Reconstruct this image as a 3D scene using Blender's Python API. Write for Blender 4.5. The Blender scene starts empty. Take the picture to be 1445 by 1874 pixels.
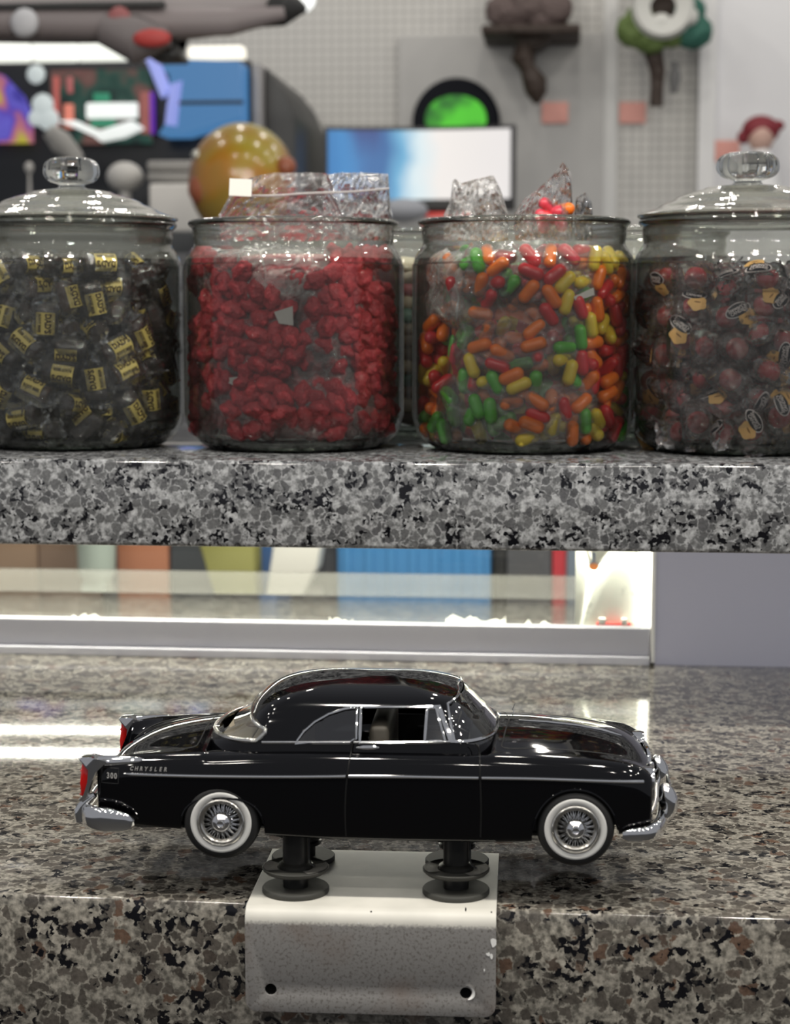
import bpy, bmesh, math, random
import numpy as np
from mathutils import Vector, Matrix, noise
from mathutils.bvhtree import BVHTree

# ------------------------------------------------------------------ camera, world, lights, exposure
S = bpy.context.scene
COL = S.collection
PI = math.pi
F = 3360.0
YAW = math.atan(F / 34500)
PITCH = math.atan(368 / F)
CH = 0.300                      # camera height above the lower counter top
cd = bpy.data.cameras.new('camera')
cam = bpy.data.objects.new('camera', cd); COL.objects.link(cam)
cam.location = (0, 0, CH)
cam.rotation_euler = (PI / 2 - PITCH, 0, YAW)
cd.sensor_fit = 'HORIZONTAL'; cd.sensor_width = 36; cd.lens = 36 * F / 1445
cd.clip_start = 0.05; cd.clip_end = 60
cd.dof.use_dof = True; cd.dof.focus_distance = 1.05; cd.dof.aperture_fstop = cd.lens / 1000 / 0.0058
S.camera = cam
S.view_settings.view_transform = 'Standard'; S.view_settings.look = 'None'
S.view_settings.gamma = 1.0; S.view_settings.exposure = 0.5; S.view_settings.use_curve_mapping = False
S.cycles.max_bounces = 14; S.cycles.transparent_max_bounces = 48
S.cycles.transmission_bounces = 10; S.cycles.glossy_bounces = 6; S.cycles.diffuse_bounces = 3
S.cycles.caustics_refractive = False; S.cycles.caustics_reflective = False
S.cycles.sample_clamp_indirect = 6

w = bpy.data.worlds.new('world'); S.world = w; w.use_nodes = True
bg = w.node_tree.nodes['Background']; bg.inputs[0].default_value = (0.90, 0.92, 1.0, 1); bg.inputs[1].default_value = 0.20

def area(name, loc, size, power, col=(1, .95, .86), rot=(0, 0, 0), shape='DISK', sy=None):
    l = bpy.data.lights.new(name, 'AREA'); l.shape = shape; l.size = size
    if sy: l.size_y = sy
    l.energy = power; l.color = col
    o = bpy.data.objects.new(name, l); COL.objects.link(o); o.location = loc; o.rotation_euler = rot
    return o
# the shop's ceiling bulbs (above the frame), and added fill bulbs
def bulb(loc, power, col=(1, .95, .86), r=.045):
    l = bpy.data.lights.new('ceiling_or_fill_bulb', 'POINT'); l.energy = power; l.color = col; l.shadow_soft_size = r
    o = bpy.data.objects.new('ceiling_or_fill_bulb', l); COL.objects.link(o); o.location = loc; return o
for x in (-1.7, -0.85, 0.0, 0.85, 1.7):
    for iy, y in enumerate((-1.6, -0.5, 2.1, 3.4, 4.5)):
        bulb((x + 0.13 * (iy % 2), y, 1.9 if y < 2 else 2.1), (9, 6, 7, 6.6, 6.8)[iy])
for x in (-1.05, -.62, -0.2, .22, .64, 1.06): bulb((x, .56, 1.15), 10.0, r=.03)     # added row of fill bulbs, out of view, brightening the jars
# added under-shelf fill, then tube lights inside the pass-through case, behind the raised shelf (their reflections streak the counter)
area('under_shelf_fill', (0, 1.24, .128), 2.4, 1.1, (1, .98, .93), (math.radians(58), 0, 0), 'RECTANGLE', .02)  # added fill, out of view, lifting the ledge and laminate panel
area('case_light', (-.46, 1.572, .13), 1.0, 3.0, (1, .97, .84), (0, 0, 0), 'RECTANGLE', .016)
area('case_front_light', (-.46, 1.70, .128), 1.0, 2.0, (1, .97, .84), (0, 0, 0), 'RECTANGLE', .008)

# ------------------------------------------------------------------ pixel helpers (photo frame 1445x1874)
RM = Matrix.Rotation(YAW, 3, 'Z') @ Matrix.Rotation(PI / 2 - PITCH, 3, 'X')
FW = Vector((-math.sin(YAW), math.cos(YAW), 0))
O0 = Vector((0, 0, CH))
def ray(px, py): return RM @ Vector(((px - 722.5) / F, -(py - 937) / F, -1))
def atd(px, py, d):
    r = ray(px, py); return O0 + r * (d / r.dot(FW))
def atz(px, py, z):
    r = ray(px, py); return O0 + r * ((z - CH) / r.z)
def aty(px, py, Y):
    r = ray(px, py); return O0 + r * (Y / r.y)

# ------------------------------------------------------------------ object helpers
def link(o, parent=None):
    COL.objects.link(o)
    if parent: o.parent = parent
    return o
def tag(o, label=None, cat=None, group=None, kind=None):
    if label: o['label'] = label
    if cat: o['category'] = cat
    if group: o['group'] = group
    if kind: o['kind'] = kind
    return o
def thing(name, label, cat, loc=(0, 0, 0), rotz=0, group=None):
    o = bpy.data.objects.new(name, None); o.empty_display_size = .01
    o.location = loc; o.rotation_euler = (0, 0, rotz)
    link(o); return tag(o, label, cat, group)
def mesh(name, bm, mats, smooth=True):
    me = bpy.data.meshes.new(name)
    bmesh.ops.recalc_face_normals(bm, faces=bm.faces)
    bm.to_mesh(me); bm.free()
    for m in (mats if isinstance(mats, (list, tuple)) else [mats]): me.materials.append(m)
    if smooth: me.polygons.foreach_set('use_smooth', [True] * len(me.polygons))
    return me
def sharp(me, ang=40):
    me.set_sharp_from_angle(angle=math.radians(ang)); return me
def obj(name, bm, mats, parent=None, loc=None, smooth=True, auto=True, kind=None, label=None):
    me = mesh(name, bm, mats, smooth)
    if smooth and auto: sharp(me)
    o = bpy.data.objects.new(name, me); link(o, parent)
    if loc is not None: o.location = loc
    if kind: o['kind'] = kind
    if label: o['label'] = label
    return o
def B(): return bmesh.new()
def box(bm, x0, x1, y0, y1, z0, z1, bev=0, mi=0, M=None):
    r = bmesh.ops.create_cube(bm, size=1)
    vs = r['verts']
    for v in vs:
        v.co = Vector(((x0 + x1) / 2 + v.co.x * (x1 - x0), (y0 + y1) / 2 + v.co.y * (y1 - y0), (z0 + z1) / 2 + v.co.z * (z1 - z0)))
    fs = list({f for v in vs for f in v.link_faces})
    if bev:
        es = list({e for v in vs for e in v.link_edges})
        rr = bmesh.ops.bevel(bm, geom=es, offset=bev, segments=3, affect='EDGES', profile=.5)
        fs = list(set([f for f in fs if f.is_valid] + rr['faces']))
    for f in fs: f.material_index = mi
    if M:
        for v in {v for f in fs for v in f.verts}: v.co = M @ v.co
    return fs
def lathe(bm, prof, n=48, c=(0, 0, 0), axis='Z', mi=0, rfun=None, close=False):
    rings = []
    for r, h in prof:
        if r < 1e-6: ring = [None, (0, 0, h)]
        ring = []
        if r < 1e-6:
            p = (0, 0, h); ring = [bm.verts.new(ax(p, axis, c))]
        else:
            for i in range(n):
                a = 2 * PI * i / n; k = rfun(a, h) if rfun else 1
                ring.append(bm.verts.new(ax((r * k * math.cos(a), r * k * math.sin(a), h), axis, c)))
        rings.append(ring)
    if close: rings.append(rings[0])
    for A, C in zip(rings, rings[1:]):
        if len(A) == 1 and len(C) == 1: continue
        for i in range(n):
            j = (i + 1) % n
            if len(A) == 1: f = bm.faces.new((A[0], C[i], C[j]))
            elif len(C) == 1: f = bm.faces.new((A[i], A[j], C[0]))
            else: f = bm.faces.new((A[i], A[j], C[j], C[i]))
            f.material_index = mi
def ax(p, axis, c):
    x, y, z = p
    if axis == 'Y': x, y, z = x, z, y
    elif axis == 'X': x, y, z = z, x, y
    return Vector((x + c[0], y + c[1], z + c[2]))
def tube(bm, pts, r, n=8, closed=False, mi=0, flat=1.0):
    pts = [Vector(p) for p in pts]; m = len(pts); rings = []
    up = None
    for i, p in enumerate(pts):
        if closed: t = pts[(i + 1) % m] - pts[i - 1]
        else: t = pts[min(i + 1, m - 1)] - pts[max(i - 1, 0)]
        t.normalize()
        if up is None: up = t.orthogonal().normalized()
        up = (up - t * up.dot(t)); up = up.normalized() if up.length > 1e-6 else t.orthogonal().normalized()
        s = t.cross(up); rr = r[i] if isinstance(r, (list, tuple)) else r
        rings.append([bm.verts.new(p + up * (rr * math.cos(2 * PI * k / n)) + s * (rr * flat * math.sin(2 * PI * k / n))) for k in range(n)])
    L = rings + ([rings[0]] if closed else [])
    for A, C in zip(L, L[1:]):
        for k in range(n):
            f = bm.faces.new((A[k], A[(k + 1) % n], C[(k + 1) % n], C[k])); f.material_index = mi
    if not closed:
        for R_ in (rings[0], rings[-1]):
            f = bm.faces.new(R_); f.material_index = mi
def prism(bm, poly, y0, y1, mi=0, bev=0):
    """polygon in (x, z) extruded along y"""
    a = [bm.verts.new((x, y0, z)) for x, z in poly]; b = [bm.verts.new((x, y1, z)) for x, z in poly]
    fs = [bm.faces.new(a), bm.faces.new(b[::-1])]
    n = len(poly)
    for i in range(n): fs.append(bm.faces.new((a[i], b[i], b[(i + 1) % n], a[(i + 1) % n])))
    if bev:
        es = list({e for f in fs for e in f.edges})
        rr = bmesh.ops.bevel(bm, geom=es, offset=bev, segments=2, affect='EDGES', profile=.5)
        fs = [f for f in fs if f.is_valid] + rr['faces']
    for f in fs: f.material_index = mi
    return fs
def ball(bm, c, r, sc=(1, 1, 1), sub=3, mi=0, uv=None):
    rr = bmesh.ops.create_icosphere(bm, subdivisions=sub, radius=r)
    for v in rr['verts']:
        v.co = Vector((v.co.x * sc[0] + c[0], v.co.y * sc[1] + c[1], v.co.z * sc[2] + c[2]))
        for f in v.link_faces: f.material_index = mi
def spline(pts, k=6, closed=False):
    pts = [Vector(p) for p in pts]; n = len(pts); out = []
    rng = range(n if closed else n - 1)
    for i in rng:
        g = (lambda j: pts[j % n]) if closed else (lambda j: pts[max(0, min(n - 1, j))])
        p0, p1, p2, p3 = g(i - 1), g(i), g(i + 1), g(i + 2)
        for s in range(k):
            t = s / k
            out.append(0.5 * ((2 * p1) + (p2 - p0) * t + (2 * p0 - 5 * p1 + 4 * p2 - p3) * t * t + (3 * p1 - p0 - 3 * p2 + p3) * t ** 3))
    if not closed: out.append(pts[-1])
    return out
def apply_mods(o):
    dg = bpy.context.evaluated_depsgraph_get()
    me = bpy.data.meshes.new_from_object(o.evaluated_get(dg))
    o.modifiers.clear(); old = o.data; o.data = me
    return o
def boolean(o, cutter_bm, op='DIFFERENCE'):
    me = mesh('cut', cutter_bm, [], False); c = bpy.data.objects.new('cut', me); COL.objects.link(c)
    bpy.context.view_layer.update(); c.matrix_world = o.matrix_world.copy()
    m = o.modifiers.new('b', 'BOOLEAN'); m.object = c; m.operation = op; m.solver = 'EXACT'
    bpy.context.view_layer.update()
    apply_mods(o); bpy.data.objects.remove(c); bpy.data.meshes.remove(me)
    return o
FONTC = {}
def text_bm(bm, s, size, M, depth=0, mi=0, bold=0.0, sx=1.0, shear=0.0):
    cu = bpy.data.curves.new('t', 'FONT'); cu.body = s; cu.size = size; cu.extrude = depth; cu.offset = bold
    cu.align_x = 'CENTER'; cu.align_y = 'CENTER'; cu.resolution_u = 2; cu.shear = shear
    o = bpy.data.objects.new('t', cu); COL.objects.link(o)
    bpy.context.view_layer.update()
    dg = bpy.context.evaluated_depsgraph_get(); me = bpy.data.meshes.new_from_object(o.evaluated_get(dg))
    n0 = len(bm.verts); f0 = len(bm.faces)
    bm.from_mesh(me); bm.verts.ensure_lookup_table(); bm.faces.ensure_lookup_table()
    for v in bm.verts[n0:]: v.co = M @ Vector((v.co.x * sx, v.co.y, v.co.z))
    for f in bm.faces[f0:]: f.material_index = mi
    bpy.data.objects.remove(o); bpy.data.curves.remove(cu); bpy.data.meshes.remove(me)
def dup(root, M=None, parent=None):
    c = root.copy(); COL.objects.link(c)
    if parent: c.parent = parent
    if M is not None: c.matrix_world = M
    for ch in root.children:
        d = ch.copy(); COL.objects.link(d); d.parent = c
        for g in ch.children:
            e = g.copy(); COL.objects.link(e); e.parent = d
    return c

# ------------------------------------------------------------------ materials
def mat(name, col, rough=.5, metal=0, coat=0, spec=.5, emit=None, es=0, sss=0, sssc=None, trans=0, ior=1.45, bump=None):
    m = bpy.data.materials.new(name); m.use_nodes = True
    p = m.node_tree.nodes['Principled BSDF']; I = p.inputs
    I['Base Color'].default_value = (*col, 1); I['Roughness'].default_value = rough; I['Metallic'].default_value = metal
    I['Coat Weight'].default_value = coat; I['Coat Roughness'].default_value = .02; I['Specular IOR Level'].default_value = spec; I['IOR'].default_value = ior
    if emit: I['Emission Color'].default_value = (*emit, 1); I['Emission Strength'].default_value = es
    if sss: I['Subsurface Weight'].default_value = sss; I['Subsurface Radius'].default_value = (.006, .002, .002); I['Subsurface Scale'].default_value = 1
    if trans: I['Transmission Weight'].default_value = trans
    if bump:
        nt = m.node_tree; n = nt.nodes.new('ShaderNodeTexNoise'); n.inputs['Scale'].default_value = bump[0]; n.inputs['Detail'].default_value = 3
        t = nt.nodes.new('ShaderNodeTexCoord'); nt.links.new(t.outputs['Object'], n.inputs['Vector'])
        b = nt.nodes.new('ShaderNodeBump'); b.inputs['Strength'].default_value = bump[1]; b.inputs['Distance'].default_value = bump[2]
        nt.links.new(n.outputs['Fac'], b.inputs['Height']); nt.links.new(b.outputs['Normal'], I['Normal'])
    return m
class NT:
    def __init__(s, name):
        s.m = bpy.data.materials.new(name); s.m.use_nodes = True; s.t = s.m.node_tree; s.t.nodes.clear()
        s.out = s.n('OutputMaterial')
    def n(s, ty, **kw):
        nd = s.t.nodes.new('ShaderNode' + ty)
        for k, v in kw.items():
            if k in ('operation', 'feature', 'blend_type', 'data_type', 'distance', 'interpolation', 'noise_dimensions'): setattr(nd, k, v)
        return nd
    def l(s, a, b): s.t.links.new(a, b)
    def math(s, op, a, b=None, c=None, clamp=False):
        nd = s.t.nodes.new('ShaderNodeMath'); nd.operation = op; nd.use_clamp = clamp
        for i, v in enumerate((a, b, c)):
            if v is None: continue
            if isinstance(v, (int, float)): nd.inputs[i].default_value = v
            else: s.l(v, nd.inputs[i])
        return nd.outputs[0]
    def mix(s, f, a, b, bt='MIX'):
        nd = s.t.nodes.new('ShaderNodeMix'); nd.data_type = 'RGBA'; nd.blend_type = bt; nd.clamp_factor = True
        for i, v in ((0, f), (6, a), (7, b)):
            if isinstance(v, (int, float)): nd.inputs[i].default_value = v
            elif isinstance(v, tuple): nd.inputs[i].default_value = (*v, 1)
            else: s.l(v, nd.inputs[i])
        return nd.outputs[2]
    def ramp(s, f, stops, const=False):
        nd = s.t.nodes.new('ShaderNodeValToRGB'); cr = nd.color_ramp
        if const: cr.interpolation = 'CONSTANT'
        while len(cr.elements) < len(stops): cr.elements.new(.5)
        for e, (p, c) in zip(cr.elements, stops): e.position = p; e.color = (*c, 1) if isinstance(c, tuple) else (c, c, c, 1)
        s.l(f, nd.inputs[0]); return nd.outputs[0]
    def noise(s, vec, scale, detail=3, rough=.5):
        nd = s.t.nodes.new('ShaderNodeTexNoise'); nd.inputs['Scale'].default_value = scale; nd.inputs['Detail'].default_value = detail; nd.inputs['Roughness'].default_value = rough
        s.l(vec, nd.inputs['Vector']); return nd
    def vor(s, vec, scale, feature='F1', rnd=1.0):
        nd = s.t.nodes.new('ShaderNodeTexVoronoi'); nd.feature = feature; nd.inputs['Scale'].default_value = scale; nd.inputs['Randomness'].default_value = rnd
        s.l(vec, nd.inputs['Vector']); return nd
    def pos(s, kind='Position'):
        if kind == 'Position': return s.t.nodes.new('ShaderNodeNewGeometry').outputs['Position']
        return s.t.nodes.new('ShaderNodeTexCoord').outputs[kind]
    def princ(s, col, rough=.5, metal=0, coat=0, normal=None, spec=.5, emit=None, es=None):
        p = s.t.nodes.new('ShaderNodeBsdfPrincipled')
        for k, v in (('Base Color', col), ('Roughness', rough), ('Metallic', metal), ('Coat Weight', coat), ('Normal', normal), ('Specular IOR Level', spec), ('Emission Color', emit), ('Emission Strength', es)):
            if v is None: continue
            if isinstance(v, tuple): p.inputs[k].default_value = (*v, 1)
            elif isinstance(v, (int, float)): p.inputs[k].default_value = v
            else: s.l(v, p.inputs[k])
        s.l(p.outputs[0], s.out.inputs[0]); return s.m
    def bump(s, h, st, dist, normal=None):
        b = s.t.nodes.new('ShaderNodeBump'); b.inputs['Strength'].default_value = st; b.inputs['Distance'].default_value = dist
        s.l(h, b.inputs['Height'])
        return b.outputs[0]

def granite(name, light, cellA, cellB, warm, off, sc=1.0):
    N = NT(name); P = N.pos()
    va = N.t.nodes.new('ShaderNodeVectorMath'); va.operation = 'ADD'; va.inputs[1].default_value = off; N.l(P, va.inputs[0]); P = va.outputs[0]
    nz = N.noise(P, 150 * sc, 4, .6)
    vm = N.t.nodes.new('ShaderNodeVectorMath'); vm.operation = 'SCALE'; vm.inputs['Scale'].default_value = .010 / sc; N.l(nz.outputs['Color'], vm.inputs[0])
    v2 = N.t.nodes.new('ShaderNodeVectorMath'); v2.operation = 'ADD'; N.l(P, v2.inputs[0]); N.l(vm.outputs[0], v2.inputs[1]); W = v2.outputs[0]
    v = N.vor(W, 125 * sc); e = N.vor(W, 125 * sc, 'DISTANCE_TO_EDGE'); k = N.vor(W, 300 * sc)
    sep = N.t.nodes.new('ShaderNodeSeparateColor'); N.l(v.outputs['Color'], sep.inputs[0])
    sk = N.t.nodes.new('ShaderNodeSeparateColor'); N.l(k.outputs['Color'], sk.inputs[0])
    fine = N.noise(P, 520, 4, .65); big = N.noise(P, 75, 3); mid = N.noise(P, 300, 3)
    base = N.ramp(mid.outputs['Fac'], [(.36, tuple(c * .30 for c in light)), (.52, tuple(c * .72 for c in light)), (.66, light)])
    cell = N.mix(sep.outputs[1], cellA, cellB)
    cell = N.mix(N.ramp(sep.outputs[2], [(.82, 0.0), (.90, 1.0)]), cell, warm)
    isc = N.ramp(sep.outputs[0], [(.38, 0.0), (.46, 1.0)])
    ed = N.ramp(e.outputs['Distance'], [(.03, 0.0), (.10, 1.0)])
    f = N.math('MULTIPLY', N.math('MULTIPLY', isc, ed), .92)
    c = N.mix(f, base, cell)
    blk = N.ramp(sk.outputs[0], [(.62, 0.0), (.66, 1.0)])
    bn = N.ramp(big.outputs['Fac'], [(.50, 0.0), (.55, 1.0)])
    c = N.mix(N.math('MULTIPLY', blk, bn), c, (.006, .006, .008))
    c = N.mix(.55, c, N.ramp(fine.outputs['Fac'], [(.32, .30), (.66, 1.0)]), 'MULTIPLY')
    return N.princ(c, .07, 0, 0, None, .6)
M = {}
M['granite_shelf'] = granite('granite_shelf', (.50, .51, .52), (.06, .061, .065), (.14, .142, .145), (.09, .09, .095), (3, 1, 2), 1.25)
M['granite_counter'] = granite('granite_counter', (.44, .41, .35), (.05, .044, .038), (.12, .105, .09), (.13, .075, .05), (0, 0, 0), 1.05)

def thin_glass(name, tint=(.985, .99, .98), edge=(.74, .79, .74), rough=.02, k=1.0, bs=(9, .12, .002), base=0.0, streak=False):
    N = NT(name); P = N.pos('Object')
    if streak:
        mp = N.t.nodes.new('ShaderNodeMapping'); mp.inputs['Scale'].default_value = (1, 1, streak); N.l(P, mp.inputs[0]); P = mp.outputs[0]
    nz = N.noise(P, bs[0], 3); nb = N.bump(nz.outputs['Fac'], bs[1], bs[2])
    lw = N.t.nodes.new('ShaderNodeLayerWeight'); lw.inputs[0].default_value = .5; N.l(nb, lw.inputs['Normal'])
    fr = N.t.nodes.new('ShaderNodeFresnel'); fr.inputs['IOR'].default_value = 1.5; N.l(nb, fr.inputs['Normal'])
    col = N.ramp(lw.outputs['Facing'], [(.45, tint), (.97, edge)])
    tr = N.t.nodes.new('ShaderNodeBsdfTransparent'); N.l(col, tr.inputs[0])
    gl = N.t.nodes.new('ShaderNodeBsdfGlossy'); gl.inputs['Roughness'].default_value = rough; N.l(nb, gl.inputs['Normal'])
    mx = N.t.nodes.new('ShaderNodeMixShader')
    N.l(N.math('MULTIPLY_ADD', fr.outputs[0], k, base, True), mx.inputs[0]); N.l(tr.outputs[0], mx.inputs[1]); N.l(gl.outputs[0], mx.inputs[2])
    N.l(mx.outputs[0], N.out.inputs[0]); return N.m
def film(name, white=.05, k=1.3, tint=(.96, .96, .96), rough=.12, wcol=(.8, .8, .8), bs=(140, .6, .002), crease=0.0, cs=60):
    N = NT(name); P = N.pos('Object'); nz = N.noise(P, bs[0], 4, .6); nb = N.bump(nz.outputs['Fac'], bs[1], bs[2])
    fr = N.t.nodes.new('ShaderNodeFresnel'); fr.inputs['IOR'].default_value = 1.5; N.l(nb, fr.inputs['Normal'])
    tr = N.t.nodes.new('ShaderNodeBsdfTransparent'); tr.inputs[0].default_value = (*tint, 1)
    gl = N.t.nodes.new('ShaderNodeBsdfGlossy'); gl.inputs['Roughness'].default_value = rough; N.l(nb, gl.inputs['Normal'])
    df = N.t.nodes.new('ShaderNodeBsdfDiffuse'); df.inputs[0].default_value = (*wcol, 1)
    a = N.t.nodes.new('ShaderNodeMixShader'); a.inputs[0].default_value = white; N.l(tr.outputs[0], a.inputs[1]); N.l(df.outputs[0], a.inputs[2])
    if crease:
        vw = N.noise(P, cs * .5, 2); va = N.t.nodes.new('ShaderNodeVectorMath'); va.operation = 'MULTIPLY_ADD'; N.l(vw.outputs['Color'], va.inputs[0]); va.inputs[1].default_value = (.02, .02, .02); N.l(P, va.inputs[2])
        n2 = N.vor(va.outputs[0], cs, 'DISTANCE_TO_EDGE'); ln = N.ramp(n2.outputs['Distance'], [(0, crease), (.045, 0.)])  # white lines on creases stand in for highlights along the folds
        n3 = N.noise(P, cs * .35, 3, .5); pt = N.ramp(n3.outputs['Fac'], [(.48, 0.), (.70, crease * .55)])
        N.l(N.math('ADD', N.math('ADD', ln, white), pt), a.inputs[0])
    b = N.t.nodes.new('ShaderNodeMixShader'); N.l(N.math('MULTIPLY', fr.outputs[0], k, None, True), b.inputs[0]); N.l(a.outputs[0], b.inputs[1]); N.l(gl.outputs[0], b.inputs[2])
    N.l(b.outputs[0], N.out.inputs[0]); return N.m
M['jar_glass'] = None
M['lid_glass'] = thin_glass('lid_glass', (.97, .98, .96), (.60, .64, .58), k=1.5, bs=(60, .25, .002), streak=1)
M['jar_glass'] = film('jar_glass', .014, .85, (.98, .99, .97), .02, (.60, .62, .56), (22, .10, .003))  # faint diffuse white painted in as haze on the glass
M['neck_glass'] = film('neck_glass', .11, 1.3, (.97, .98, .96), .04, (.60, .62, .54), (18, .25, .004))  # diffuse white stands in for light refracted through the neck
M['lid_light_tint'] = film('lid_light_tint', .26, 2.0, (.97, .98, .96), .04, (.60, .61, .52), (40, .35, .003))  # pale diffuse colour imitates light refracted and reflected by the lid
M['clear_glass'] = mat('clear_glass', (.97, 1, .97), .0, trans=1, ior=1.5)
M['pane_glass'] = thin_glass('pane_glass', (.97, .98, .97), (.8, .85, .82), k=.9, bs=(2, .0, .001))
M['car_glass'] = thin_glass('car_glass', (.88, .9, .9), (.5, .52, .52), k=1.5, bs=(5, .02, .001), base=.10)
M['film'] = film('film', .025, 2.0, rough=.06, crease=.14, cs=120)
M['film_bag'] = film('film_bag', .07, 1.7, wcol=(.9, .86, .84), bs=(70, .9, .005), rough=.07, crease=.12, cs=30)
M['film_dense'] = film('film_dense', .24, 1.8, wcol=(.85, .84, .82), bs=(70, .9, .005), rough=.07, crease=.22, cs=40)
M['black_paint'] = mat('black_paint', (.0015, .0015, .002), .05, coat=0, spec=.55)
M['black_matte'] = mat('black_matte', (.012, .012, .012), .5)
M['rubber'] = mat('rubber', (.012, .012, .012), .55)
M['chrome'] = mat('chrome', (.85, .85, .84), .06, 1)
M['chrome_rough'] = mat('chrome_rough', (.8, .78, .72), .16, 1, bump=(900, .5, .0003))
M['rim_metal'] = mat('rim_metal', (.72, .70, .65), .2, 1)
M['whitewall'] = mat('whitewall', (.62, .62, .60), .5)
M['red_lens'] = mat('red_lens', (.50, .008, .006), .12, coat=1, sss=.2)
M['beige'] = mat('beige', (.30, .26, .19), .6)
M['seat_dark'] = mat('seat_dark', (.07, .062, .05), .6)
M['grey_laminate'] = mat('grey_laminate', (.46, .46, .50), .5)
M['white_plastic'] = mat('white_plastic', (.8, .79, .76), .4)
M['silver_text'] = mat('silver_text', (.75, .73, .7), .25, .6)
# ------------------------------------------------------------------ the setting: counter, raised shelf, pass-through case
WY = atz(722, 1208, 0).y                       # plane of the panel wall at the back of the counter
FY = atz(675, 1662, 0).y + .004                       # front edge of the counter
SY = aty(700, 845, 1.235).y                    # front face of the raised shelf
SZT = aty(700, 845, SY).z; SZB = aty(700, 1005, SY).z
GB = atz(722, 1091, 0).y                       # back edge of the granite inside the case
bm = B(); box(bm, -1.6, 1.6, FY, GB, -.075, 0, .0022)
tag(obj('granite_countertop', bm, M['granite_counter']), 'lower brown-grey speckled granite countertop the model car stands on', 'countertop')
bm = B(); box(bm, -1.6, 1.6, SY, SY + .42, SZB, SZT, .003)
tag(obj('granite_shelf', bm, M['granite_shelf']), 'raised thick grey speckled granite shelf carrying the candy jars', 'shelf')

XR = aty(1190, 1180, WY).x                     # right end of the opening
LZ = aty(900, 1146, WY).z
t = thing('service_window_frame', 'grey laminate ledge and upright framing the lit opening under the raised shelf', 'window frame', (0, WY, 0))
bm = B(); box(bm, -1.6, XR - .0005, 0, .014, .0075, LZ, .0006)
for xx in (aty(975, 1170, WY).x,): box(bm, xx - .0003, xx + .0003, -.0002, .001, .0085, LZ - .001, 0)
obj('ledge', bm, M['grey_laminate'], t)
bm = B(); box(bm, -1.6, XR - .001, -.006, .014, .0, .0075, .001); obj('ledge_lip', bm, mat('lip_laminate', (.56, .56, .61), .5), t)
bm = B(); box(bm, -1.6, XR - .001, -.0045, .013, -.001, .0006, 0); obj('sealant', bm, mat('sealant', (.03, .03, .03), .5), t)
bm = B(); box(bm, XR, XR + .0035, -.002, .03, .002, SZB, .0005); obj('upright', bm, M['white_plastic'], t)

bm = B(); box(bm, XR + .0036, 1.6, WY + .001, WY + .018, .0, SZB, 0)
tag(obj('trim_1', bm, mat('panel_laminate', (.50, .50, .60), .5)), 'plain purple-grey laminate panel below the raised shelf at right', 'wall panel', kind='structure')
# glass of the opening
bm = B(); box(bm, -1.6, XR - .001, WY + .016, WY + .019, .0005, SZB - .001, 0)
tag(obj('window_1', bm, M['pane_glass']), 'clear glass pane of the lit opening under the shelf', 'window', kind='structure')
bm = B(); box(bm, -1.6, .4, GB - .008, GB - .005, .0005, aty(722, 1048, GB).z, 0)
bmf = film('hazed_glass', .22, 1.0, wcol=(.80, .79, .72), bs=(3, .05, .001))  # diffuse white in the glass stands in for its reflected haze
tag(obj('glass_lip', bm, bmf), 'low hazy glass upstand along the back edge of the granite', 'glass lip')
# white punched steel plate standing in the case
px0 = aty(1052, 1100, WY + .03).x; px1 = aty(1166, 1100, WY + .03).x
N = NT('spotted_plate'); P = N.pos('Object'); a = N.noise(P, 95, 4, .6); b_ = N.noise(P, 22, 2)
f = N.math('MULTIPLY', N.ramp(a.outputs['Fac'], [(.56, 0.), (.66, 1.)]), N.ramp(b_.outputs['Fac'], [(.45, 0.1), (.6, 1.)]))
plm = N.princ(N.mix(f, (.86, .86, .78), (.42, .42, .38)), .3, .15)
t = thing('keyhole_plate', 'white spotted steel plate with a keyhole slot in the lit opening', 'steel plate', ((px0 + px1) / 2, WY + .03, .001))
hw = (px1 - px0) / 2
bm = B(); box(bm, -hw, hw, 0, .0012, 0, .125, .0003)
pl = obj('plate', bm, plm, t)
kc = aty(1086, 1036, WY + .03); kx = kc.x - (px0 + px1) / 2; kz = kc.z - .001
cb = B(); lathe(cb, [(0, -.01), (.0042, -.01), (.0042, .01), (0, .01)], 24, (kx, 0, kz), 'Y'); boolean(pl, cb)
cb = B(); box(cb, kx - .0017, kx + .0017, -.01, .01, kz, kz + .012); boolean(pl, cb)
bm = B(); lathe(bm, [(0, 0), (.006, 0), (.006, .001), (0, .001)], 20, (kx, .003, kz - .004), 'Y'); obj('orange_backing', bm, mat('orange_back', (.75, .25, .08), .5), t)
bm = B(); box(bm, hw, hw + .010, -.001, .0012, 0, .125, .0003); obj('light_beam_strip', bm, mat('beam_white', (.95, .94, .86), .3), t)  # near-white strip standing in for the light beam beside the plate
area('plate_light', ((px0 + px1) / 2, WY + .0245, .131), .06, .16, (1, .98, .82), (math.radians(10), 0, 0), 'RECTANGLE', .006)
# LED strip in the corner upright
lm = mat('led', (1, 1, 1), .5, emit=(1, .97, .85), es=4)
bm = B(); box(bm, XR - .0075, XR - .001, WY + .021, WY + .026, .012, SZB - .002, .001)
tag(obj('led_strip', bm, lm), 'bright white light strip at the right end of the opening', 'light strip')

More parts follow.
